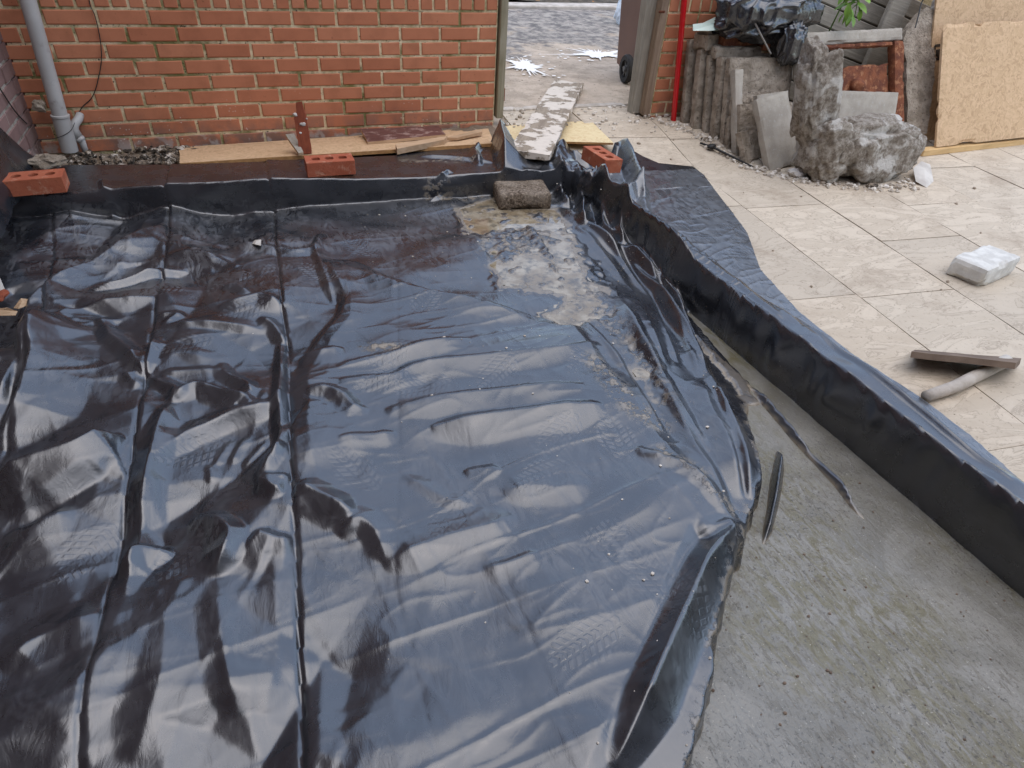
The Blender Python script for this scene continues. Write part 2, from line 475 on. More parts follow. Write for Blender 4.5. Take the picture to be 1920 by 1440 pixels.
col = t.mix(t.ramp(t.noise(28, 6, .75), .6, .66), col, (.10, .085, .07))
M['alley'] = t.set(col, .92, t.bump(t.noise(24, 8, .75), .7, .03), .2)
M['kerb_pale'] = simple('pale_kerb', (.58, .52, .45), (.4, .35, .29), 8, .9, 50, .5, .01, .2)
M['verge'] = simple('dirt_verge', (.17, .14, .105), (.085, .075, .06), 9, .95, 30, 1, .04, .1, (.42, .2, .07), 13, (.62, .66))
M['dark_render'] = simple('dull_rendered_brick', (.185, .175, .18), (.24, .225, .23), 3, .9, 40, .4, .01, .2)
M['stamp'] = NT('black_stamp_ink').set((.05, .035, .02), .8)

# ------------------------------------------------------------------ ground
GX = [-80, -20, -6, -2.62, -2.6, -2.3, -2, -1.5, -1, -.5, -.2, 0, .36, .38, .6, 1, 1.5, 2, 3, 4, 6, 20, 80]
GY = [-80, -20, -7.02, -7, -4, -3, -2, -1.4, -1, -.72, -.7, -.6, -.5, -.4, -.3, -.2, -.1, 0, 1, 3, 6, 20, 80]
gv, gf = [], []
for y in GY:
    for x in GX:
        pit = -2.61 < x < .37 and -7.01 < y < -.71
        gv.append((x, y, -.32 if pit else float(gz(x, y))-.03))
nx = len(GX)
for j in range(len(GY)-1):
    for i in range(nx-1):
        gf.append((j*nx+i, j*nx+i+1, (j+1)*nx+i+1, (j+1)*nx+i))
o = mesh_obj('ground', gv, gf, M['earth']); o['kind'] = 'structure'

# strip of earth at the foot of the back wall
def strip(name, x0, x1, y0, y1, n, m, zf, material, smooth=True):
    vs, fs = [], []
    for j in range(m+1):
        for i in range(n+1):
            x = x0+(x1-x0)*i/n; y = y0+(y1-y0)*j/m
            vs.append((x, y, zf(x, y)))
    for j in range(m):
        for i in range(n):
            a = j*(n+1)+i
            fs.append((a, a+1, a+n+2, a+n+1))
    return mesh_obj(name, vs, fs, material, smooth=smooth)
def ez(x, y):
    return float(gz(x, y)) - .008 + .010*float(vnoise([(x, y, 0)], 9, 3)[0]) + .006*float(vnoise([(x, y, 0)], 30, 4)[0])
o = strip('earth', -2.44, -.02, -.68, -.004, 80, 24, ez, M['earth']); o['kind'] = 'structure'

# alley beyond the gate
o = strip('alley_road', -9, 14, .30, 4.1, 60, 24, lambda x, y: .085+.006*float(vnoise([(x, y, 0)], 3, 9)[0]), M['alley']); o['kind'] = 'structure'
o = mesh_obj('kerb', *[(lambda b: ([v.co[:] for v in b.verts], [[v.index for v in f.verts] for f in b.faces]))(box_bm(23, .24, .16, .01, 1, 2.5, 4.225, .04))][0], M['kerb_pale']); o['kind'] = 'structure'
o = strip('verge', -12, 16, 4.35, 12, 60, 30, lambda x, y: .1+.05*float(fbm([(x, y, 0)], 1.5, 2, 3)[0])+.03*float(vnoise([(x, y, 0)], 6, 5)[0]), M['verge']); o['kind'] = 'structure'

# patio: every paving slab is a piece of its own
patio = bpy.data.objects.new('patio', None); link(patio); patio['kind'] = 'structure'
bedv = strip('bedding', .39, 6, -6.5, .30, 30, 40, lambda x, y: float(gz(x, y))-.007, M['joint'])
bedv.parent = patio; bedv.location = (0, 0, 0)
bed2 = strip('bedding', -.06, .39, -.55, .30, 8, 20, lambda x, y: float(gz(x, y))-.012, M['joint'])
bed2.parent = patio
PA = math.radians(-4.6)
pax, pay = Vector((math.cos(PA), math.sin(PA), 0)), Vector((-math.sin(PA), math.cos(PA), 0))
PO = Vector((.962, -1.311, 0))
CW, CL = .482, .94
offs = {0: 0.0, 1: -.465, 2: -.08, 3: -.5, 4: -.2, 5: -.6, 6: 0, 7: -.4, 8: -.1, -1: 0.03, -2: -.45}
for c in range(-2, 9):
    for r_ in range(-6, 4):
        u0, u1 = c*CW+.0028, (c+1)*CW-.0028
        v0, v1 = offs[c]+r_*CL+.0028, offs[c]+(r_+1)*CL-.0028
        n, m = 8, 16
        vs, fs = [], []
        sd = c*31+r_*7
        lift = random.uniform(-.002, .002)
        def P(u, v): return PO + pax*u + pay*v
        ok = []
        for j in range(m+1):
            for i in range(n+1):
                p = P(u0+(u1-u0)*i/n, v0+(v1-v0)*j/m)
                ok.append(p)
        cx = sum(p.x for p in ok)/len(ok); cy = sum(p.y for p in ok)/len(ok)
        if max(p.y for p in ok) < -5 or cx > 5.4: continue
        # keep clear of the pond, its rim and the walls
        A = np.array([p[:] for p in ok])
        inpond = (A[:, 0] < .40) & (A[:, 1] < -.52)
        beyond = (A[:, 1] > .30) | ((A[:, 1] > -.01) & ((A[:, 0] < .02) | (A[:, 0] > 1.04))) | (A[:, 0] < -.05)
        bad = inpond | beyond
        if bad.mean() > .95: continue
        A[:, 2] = gz(A[:, 0], A[:, 1])
        rel = fbm(np.c_[A[:, :2]*np.array([1.0, 1.0]), np.full(len(A), sd*.37)], 6, sd & 255, 3)*.0016
        A[:, 2] += rel + lift
        base = len(A)
        fs = []
        for j in range(m):
            for i in range(n):
                a = j*(n+1)+i
                q = (a, a+1, a+n+2, a+n+1)
                if not any(bad[k] for k in q): fs.append(q)
        if not fs: continue
        ec = {}
        for q in fs:
            for a, b in zip(q, q[1:]+q[:1]):
                ec[(a, b)] = ec.get((a, b), 0)+1
        low = A.copy(); low[:, 2] -= .03
        V = np.r_[A, low]
        for (a, b) in list(ec):
            if (b, a) not in ec: fs.append((b, a, a+base, b+base))
        used = sorted({k for q in fs for k in q}); mp = {k: i for i, k in enumerate(used)}
        mesh_obj('paving_slab', V[used], [tuple(mp[k] for k in q) for q in fs], M['patio'], patio)

# ------------------------------------------------------------------ brick walls
def brick_variants(L, H, D, n=4, seed=0):
    res = []
    for k in range(n):
        bm = bmesh.new()
        rr = random.Random(seed*10+k)
        b = .0035
        # front face (y=0) with chamfer, body runs back to y=D
        def ring(inset, y):
            return [bm.verts.new((sx*(L/2-inset)+rr.uniform(-.0012, .0012), y, sz*(H/2-inset)+rr.uniform(-.0012, .0012)))
                    for sx, sz in ((-1, -1), (1, -1), (1, 1), (-1, 1))]
        r0 = ring(b, rr.uniform(-.0008, .0008)); r1 = ring(0, b); r2_ = ring(0, D)
        bm.faces.new(r0)
        for a, c_ in ((r0, r1), (r1, r2_)):
            for i in range(4):
                bm.faces.new((a[i], c_[i], c_[(i+1) % 4], a[(i+1) % 4]))
        bmesh.ops.recalc_face_normals(bm, faces=bm.faces)
        me = bpy.data.meshes.new('brick'); bm.to_mesh(me); bm.free()
        res.append(me)
    return res
J = .0135
STRETCH = brick_variants(.225-J, .075-J, .03, 5, 1)
HALF = brick_variants(.1125-J, .075-J, .03, 3, 2)
SOLD = brick_variants(.075-J, .225-J, .03, 4, 3)
for me in STRETCH+HALF+SOLD: me.materials.append(M['brick'])
H_STRETCH = brick_variants(.225-J, .075-J, .03, 4, 4)
for me in H_STRETCH: me.materials.append(M['house_brick'])

def lay(me, parent, loc, rot=0.0):
    o = bpy.data.objects.new('brick', me)
    o.location = loc; o.rotation_euler = (random.gauss(0, .006), random.gauss(0, .004), rot+random.gauss(0, .004))
    return link(o, parent)

L0 = .70
# left part of the garden wall
wall = thing('garden_wall', (0, 0, 0), 'long red brick garden wall with mossy pale joints behind the black sheet, left of the gate gap', 'wall')
bm = box_bm(2.43, .215, 1.0, 0, 1, -1.218, .1135, .5)
core = bm_obj('mortar', bm, M['mortar'], wall)
def course(parent, x_lo, x_hi, k, phase, split=()):
    """stretchers from x_hi leftwards in row k (1 is just under the soldiers)"""
    z = L0-.075*(k-.5)
    x = x_hi; i = 0
    first = True
    while x > x_lo+.05:
        if first and phase: w, pool = .1125, HALF
        elif i in split: w, pool = .1125, HALF
        else: w, pool = .225, STRETCH
        first = False
        if x-w < x_lo-.12: break
        lay(random.choice(pool), parent, (x-w/2, random.uniform(-.0012, .0012), z+random.uniform(-.0015, .0015)))
        x -= w; i += 1
for k in range(1, 10):
    course(wall, -2.62, -.002, k, k % 2 == 0, (2, 3) if k == 3 else ())
for i in range(33):
    lay(random.choice(SOLD), wall, (-.002-.075*(i+.5), random.uniform(-.0012, .0012), L0+.1125+random.uniform(-.002, .002)))
course(wall, -2.42, -.002, -3+0, False)                # topmost course above the soldiers

# right part of the garden wall
wall2 = thing('garden_wall', (1.092, 0, 0), 'short red brick wall end behind the red pole and stacked slabs, right of the gate gap', 'wall')
bm = box_bm(3.6, .215, .96, 0, 1, 1.802, .1135, .52)
bm_obj('mortar', bm, M['mortar'], wall2)
for k in range(1, 10):
    z = L0-.075*(k-.5)
    x = 0.0; first = True
    while x < 1.1:
        w, pool = (.1125, HALF) if (first and k % 2 == 0) else (.225, STRETCH)
        first = False
        lay(random.choice(pool), wall2, (x+w/2, random.uniform(-.0012, .0012), z+random.uniform(-.0015, .0015)))
        x += w
    # reveal of the gate opening
    o = lay(random.choice(STRETCH), wall2, (-.001, .1135, z), -math.pi/2)
for i in range(15):
    lay(random.choice(SOLD), wall2, (.075*(i+.5), random.uniform(-.0012, .0012), L0+.1125))
x = .0
for i in range(5):
    lay(random.choice(STRETCH), wall2, (x+.1125, 0, L0+.225+.0375)); x += .225

# plum coloured house wall on the left
HX = -2.45
house = thing('house', (HX, -3, 0), 'plum brick house wall with pale joints at the left edge behind the grey downpipe', 'house')
bm = box_bm(4.0, 8.2, 4.6, 0, 1, -2.0, 1.4, 2.3)
bm_obj('wall', bm, M['house_mortar'], house)
bm = box_bm(7.2, .3, 4.6, 0, 1, 3.4, -3.6, 2.3)         # unseen wall added behind the camera, blocks sky mirrored in the sheet's upright faces
bm_obj('added_rear_wall', bm, M['dark_render'], house)
for k in range(0, 18):
    z = .04+.075*(k+.5)
    y = 0.0 - (.1125 if k % 2 else 0)+3
    for i in range(8):
        if y-.225*i-3 < -1.7: break
        o = bpy.data.objects.new('brick', random.choice(H_STRETCH))
        o.location = (.004+random.uniform(-.0012, .0012), y-.1125-.225*i, z)
        o.rotation_euler = (0, 0, math.pi/2+random.gauss(0, .004))
        link(o, house)
# rest of the visible-from-the-side brickwork of the house as one relief
bm = bmesh.new()
for k in range(0, 60):
    z = .04+.075*(k+.5)
    for i in range(36):
        y = 5.4-.225*i-(.1125 if k % 2 else 0)
        if k < 18 and -1.75 < y-3+.0 < .0: continue
        g = bmesh.ops.create_cube(bm, size=1)
        bmesh.ops.scale(bm, vec=(.02, .214, .064), verts=g['verts'])
        bmesh.ops.translate(bm, vec=(.0, y-.1125, z), verts=g['verts'])
o = bm_obj('brickwork', bm, M['house_brick'], house); o['kind'] = 'stuff'

# brick outbuilding over the wall: it is what the left half of the sheet mirrors
ob = thing('outbuilding', (-3.4, 2.6, 0), 'dark brick outbuilding standing beyond the garden wall beside the house', 'building')
bm = box_bm(4.0, 2.4, 2.55, .01, 1, 0, 0, 1.275)
bm_obj('wall', bm, M['dark_render'], ob)
bm = box_bm(4.2, 2.6, .12, .01, 1, 0, 0, 2.612)
bm_obj('roof', bm, M['rubble_dark'], ob)

# ------------------------------------------------------------------ the black sheet
GS = .005
X0, X1, Y0, Y1 = -2.445, 1.20, -4.70, .06
nx, ny = int(round((X1-X0)/GS))+1, int(round((Y1-Y0)/GS))+1
xs = X0+GS*np.arange(nx); ys = Y0+GS*np.arange(ny)
XX, YY = np.meshgrid(xs, ys)
# the rows of the mesh crowd together where the sheet turns up the two rims
def crowd(d):
    return np.where(d <= 0, d, np.where(d < .06, d*.22, np.where(d < .40, .0132+(d-.06)*(.40-.0132)/.34, d)))
_db = (-.84 + (XX+1.79)*(-.067)) - YY
YY = YY + (_db-crowd(_db))
_dr = (.17 + (YY+1.72)*(-.068)) - XX
XX = XX + (_dr-crowd(_dr))*ss(.10, -.05, _dr*0)

def fnoise(seed, lx, ly, th=0.0):
    r = np.random.RandomState(seed)
    w = np.fft.rfft2(r.randn(ny, nx))
    ky = np.fft.fftfreq(ny, GS)[:, None]*2*np.pi; kx = np.fft.rfftfreq(nx, GS)[None, :]*2*np.pi
    c, s = math.cos(th), math.sin(th)
    a = kx*c+ky*s; b = -kx*s+ky*c
    n = np.fft.irfft2(w*np.exp(-(a*lx)**2/2-(b*ly)**2/2), (ny, nx))
    return n/n.std()

def poly_sd(poly, X, Y):
    """signed distance, negative inside"""
    P = np.array(poly); d2 = np.full(X.shape, 1e9); ins = np.zeros(X.shape, bool)
    for (ax, ay), (bx, by) in zip(P, np.roll(P, -1, 0)):
        ex, ey = bx-ax, by-ay
        t = np.clip(((X-ax)*ex+(Y-ay)*ey)/(ex*ex+ey*ey+1e-12), 0, 1)
        d2 = np.minimum(d2, (X-ax-t*ex)**2+(Y-ay-t*ey)**2)
        cond = ((ay > Y) != (by > Y)) & (X < ex*(Y-ay)/(ey if abs(ey) > 1e-12 else 1e-12)+ax)
        ins ^= cond
    d = np.sqrt(d2)
    return np.where(ins, -d, d)

def fl(x, y):
    return .02-.105*ss(-.22, .1, x)*ss(-1.3, -2.0, y)

XR = .17 + (YY+1.72)*(-.068)                       # inner face of the right rim
YB = -.84 + (XX+1.79)*(-.067)                      # inner face of the back rim
ruf = fnoise(11, .03, .02)
ruf2 = fnoise(12, .10, .05)
d_r = XR-XX
d_b = YB-YY
rim = .14
steep_r = np.clip((.0135-d_r)/.0135, 0, 1); steep_b = np.clip((.0135-d_b)/.0135, 0, 1)
inside = fl(XX, YY)
# soften into each other
Z_in = inside
up = np.maximum(steep_r, steep_b)
ztop = rim + .006*ruf2*ss(.1, -.05, np.minimum(d_r, d_b))
# outside right: slope to the patio; outside back: ledge
g = gz(XX, YY)+.010
out_r = ss(-.055, -.20, d_r)
ledge = .128 - .02*ss(-.1, -.5, d_b)
ztop_r = ztop*(1-out_r) + g*out_r
ztop_b = ztop*(1-ss(0, -.06, d_b)) + ledge*ss(0, -.06, d_b)
wr_ = ss(-.02, -.12, d_r)                          # how far we are past the right rim
zo = ztop_b*(1-wr_) + np.where(d_b < 0, np.maximum(ztop_r, g), ztop_r)*wr_
Z = Z_in*(1-up) + zo*up

def ridge(pts, h, wl_=.04, wr__=.04, p=1.25, r=.0025, taper=.2, field=None):
    """a fold along a line on the sheet; wl_ and wr__ are its widths left and right of the line"""
    pts = np.array([q[:2] for q in pts], float)
    m = max(wl_, wr__)+.06
    lo = pts.min(0)-m; hi = pts.max(0)+m
    i0, i1 = np.clip([int((lo[0]-X0)/GS), int((hi[0]-X0)/GS)+1], 0, nx)
    j0, j1 = np.clip([int((lo[1]-Y0)/GS), int((hi[1]-Y0)/GS)+1], 0, ny)
    if i1-i0 < 2 or j1-j0 < 2: return
    # resample the line smoothly
    seg = np.sqrt((np.diff(pts, axis=0)**2).sum(1)); L = np.r_[0, np.cumsum(seg)]
    T = L[-1]
    n = max(3, int(T/.02))
    tt = np.linspace(0, T, n)
    px = np.interp(tt, L, pts[:, 0]); py = np.interp(tt, L, pts[:, 1])
    for _ in range(1):
        px[1:-1] = (px[:-2]+2*px[1:-1]+px[2:])/4; py[1:-1] = (py[:-2]+2*py[1:-1]+py[2:])/4
    X = XX[j0:j1, i0:i1]; Y = YY[j0:j1, i0:i1]
    D = np.full(X.shape, 1e9); S = np.zeros(X.shape); A = np.zeros(X.shape)
    for k in range(n-1):
        ex, ey = px[k+1]-px[k], py[k+1]-py[k]
        l2 = ex*ex+ey*ey+1e-12
        t_ = np.clip(((X-px[k])*ex+(Y-py[k])*ey)/l2, 0, 1)
        dx, dy = X-px[k]-t_*ex, Y-py[k]-t_*ey
        d = np.sqrt(dx*dx+dy*dy)
        b = d < D
        D = np.where(b, d, D); S = np.where(b, ex*dy-ey*dx, S); A = np.where(b, (k+t_)/(n-1), A)
    W = np.where(S > 0, wl_, wr__)
    d = np.sqrt(D*D+r*r)-r
    ta = np.clip(np.minimum(A, 1-A)/max(taper, 1e-3), 0, 1)**.7
    W = W*(.35+.65*ta)
    f = np.clip(1-d/W, 0, 1)**p*h*ta
    Z[j0:j1, i0:i1] += f

# the broad blue swell right of the middle
plateau = [(-1.207,-1.486),(-1.145,-1.476),(-1.041,-1.632),(-0.946,-1.787),(-0.823,-1.888),(-0.703,-1.982),(-0.532,-2.099),(-0.389,-2.192),(-0.402,-2.425),(-0.400,-2.691),(-0.377,-2.968),(-0.379,-3.162),(-0.505,-3.189),(-0.687,-3.359),(-0.845,-3.505),(-1.003,-3.662),(-1.435,-3.521),(-1.385,-3.367),(-1.320,-3.219),(-1.255,-3.088),(-1.341,-2.944),(-1.438,-2.775),(-1.442,-2.663),(-1.427,-2.533),(-1.394,-2.406),(-1.383,-2.228),(-1.302,-2.076),(-1.210,-1.960),(-1.186,-1.832)]
sdp = poly_sd(plateau, XX, YY)
pn = fnoise(21, .25, .12)
Z += .022*np.clip((.02-sdp+.012*pn)/.06, 0, 1)*(1+.25*pn)*(1-up)*(1-.85*ss(-2.75, -3.0, YY)*ss(-.9, -1.15, XX))

left = ss(-1.15, -1.45, XX)*(1-up)
mid = ss(.06, -.02, sdp)*(1-up)
# slow swells, and a net of soft creases in the slack left half
from mathutils.geometry import delaunay_2d_cdt
def facets(seed, spacing, x0, x1, y0, y1, blur, ax=1.0):
    """a crumpled surface: flat facets between straight creases, the creases slightly rounded"""
    r = np.random.RandomState(seed); P_ = []
    gx_, gy_ = np.arange(x0-spacing, x1+spacing*2, spacing*ax), np.arange(y0-spacing, y1+spacing*2, spacing)
    for a_ in gx_:
        for b_ in gy_:
            P_.append((a_+r.uniform(-.48, .48)*spacing*ax, b_+r.uniform(-.48, .48)*spacing))
    vs_, _, fs_, *_r = delaunay_2d_cdt([Vector(p) for p in P_], [], [], 0, 1e-6)
    h_ = r.randn(len(vs_)); H_ = np.zeros_like(XX)
    for f_ in fs_:
        A_, B_, C_ = [vs_[k] for k in f_]
        lo_ = (min(A_.x, B_.x, C_.x)-.06, min(A_.y, B_.y, C_.y)-.06); hi_ = (max(A_.x, B_.x, C_.x)+.06, max(A_.y, B_.y, C_.y)+.06)
        i0, i1 = np.clip([int((lo_[0]-X0)/GS), int((hi_[0]-X0)/GS)+1], 0, nx); j0, j1 = np.clip([int((lo_[1]-Y0)/GS), int((hi_[1]-Y0)/GS)+1], 0, ny)
        if i1-i0 < 1 or j1-j0 < 1: continue
        X_, Y_ = XX[j0:j1, i0:i1], YY[j0:j1, i0:i1]
        dt = (B_.y-C_.y)*(A_.x-C_.x)+(C_.x-B_.x)*(A_.y-C_.y)
        if abs(dt) < 1e-9: continue
        l1 = ((B_.y-C_.y)*(X_-C_.x)+(C_.x-B_.x)*(Y_-C_.y))/dt
        l2 = ((C_.y-A_.y)*(X_-C_.x)+(A_.x-C_.x)*(Y_-C_.y))/dt
        l3 = 1-l1-l2
        k_ = (l1 >= -1e-6) & (l2 >= -1e-6) & (l3 >= -1e-6)
        H_[j0:j1, i0:i1] = np.where(k_, l1*h_[f_[0]]+l2*h_[f_[1]]+l3*h_[f_[2]], H_[j0:j1, i0:i1])
    if blur:
        ky = np.fft.fftfreq(ny, GS)[:, None]*2*np.pi; kx = np.fft.rfftfreq(nx, GS)[None, :]*2*np.pi
        H_ = np.fft.irfft2(np.fft.rfft2(H_)*np.exp(-((ky*blur)**2+(kx*blur)**2)/2), (ny, nx))
    return H_
fa1 = facets(3, .26, -2.44, .3, -4.7, -.9, .0045, .8)
fa2 = facets(4, .11, -2.44, .3, -4.7, -.9, .003, .8)
Z += left*(.019*fa1+.0042*fa2) + (1-up)*(.0042*fa1+.0011*fa2)
sw = fnoise(31, .16, .09, .3)
Z += left*.003*sw + (1-up)*.006*fnoise(32, .12, .07)
for sd_, lx, ly, th, a in ((41, .18, .06, .35, .004), (42, .07, .2, -.3, .004), (43, .05, .02, .6, .0006)):
    n_ = fnoise(sd_, lx, ly, th)
    Z += (left*.9+.07*(1-up))*a*np.exp(-np.abs(n_)/.45)
n_ = fnoise(44, .05, .022, .15)
Z += mid*.0016*np.exp(-np.abs(n_)/.4)
n_ = fnoise(45, .16, .03, .12)
Z += (.6*mid+.5*(1-up))*.0030*np.exp(-np.abs(n_)/.35)
n_ = fnoise(46, .04, .14, .2)
Z += (1-up)*.0012*np.exp(-np.abs(n_)/.25)
# wrinkled corner and the loose flap on the patio
crn = np.exp(-(((XX-.16)/.28)**2+((YY+1.02)/.26)**2))
for sd_, lx, ly, th, a in ((51, .06, .025, -.5, .020), (52, .03, .05, .5, .012)):
    n_ = fnoise(sd_, lx, ly, th)
    Z += crn*.4*a*np.exp(-np.abs(n_)/.3)
Z += crn*.022*facets(8, .075, -.4, .8, -1.7, -.5, .003)
flap = ss(-.10, -.22, d_r)*(d_b > -.25)
Z += flap*(.0030*np.exp(-np.abs(fnoise(61, .06, .022, .4))/.3)+.0012*np.exp(-np.abs(fnoise(62, .03, .014, -.4))/.3))
rimtop = ss(.03, 0, d_r)*ss(-.14, -.05, d_r)
Z += rimtop*(.007*np.exp(-np.abs(fnoise(63, .05, .012, .2))/.3))*ss(-3.2, -1.2, YY)

# packing creases: straight lines the sheet was folded along
def crease(pts, step=.006, w=.05, groove=.006):
    pts = np.array([q[:2] for q in pts]); 
    xx = np.interp(YY, pts[::-1, 1], pts[::-1, 0]) if pts[0, 1] > pts[-1, 1] else np.interp(YY, pts[:, 1], pts[:, 0])
    d = XX-xx
    wob = .6+.4*np.sin(YY*9+pts[0, 0]*5)
    Z[...] += (step*wob*np.exp(-np.clip(d, 0, None)/w)*(d > 0) - step*.3*np.exp(d/w)*(d <= 0))
    Z[...] -= groove*np.exp(-(d/.007)**2)
cr1 = [(-1.813,-0.873),(-1.809,-1.089),(-1.829,-1.787),(-1.833,-2.132),(-1.837,-2.347),(-1.848,-2.587),(-1.861,-2.897),(-1.866,-3.325)]
cr2 = [(-1.371,-0.825),(-1.391,-1.386),(-1.405,-2.066),(-1.428,-2.485),(-1.449,-2.800),(-1.463,-3.017),(-1.492,-3.447)]
cr1 = [(cr1[0][0], .2)]+cr1; cr2 = [(cr2[0][0], .2)]+cr2
crease(cr1, .010, .06, .007); crease(cr2, .010, .05, .007)
cr3 = [(-2.284,-0.765),(-2.217,-1.292),(-2.164,-1.839),(-2.155,-2.283)]
cr3 = [(cr3[0][0], .2)]+cr3+[(cr3[-1][0]-.1, -4.6)]
crease(cr3, .005, .04, .005)
cr4 = [(-0.851,-1.180),(-1.129,-2.543),(-1.167,-2.741),(-1.257,-3.110)]; cr4 = [(cr4[0][0], .2)]+cr4+[(cr4[-1][0], -4.6)]
crease(cr4, .0005, .03, .0008)
cr5 = [(-0.945,-2.619),(-0.978,-2.795),(-1.007,-2.930)]; cr5 = [(cr5[0][0]+.02, .2)]+cr5+[(cr5[-1][0], -4.6)]
crease(cr5, .0003, .03, .0007)

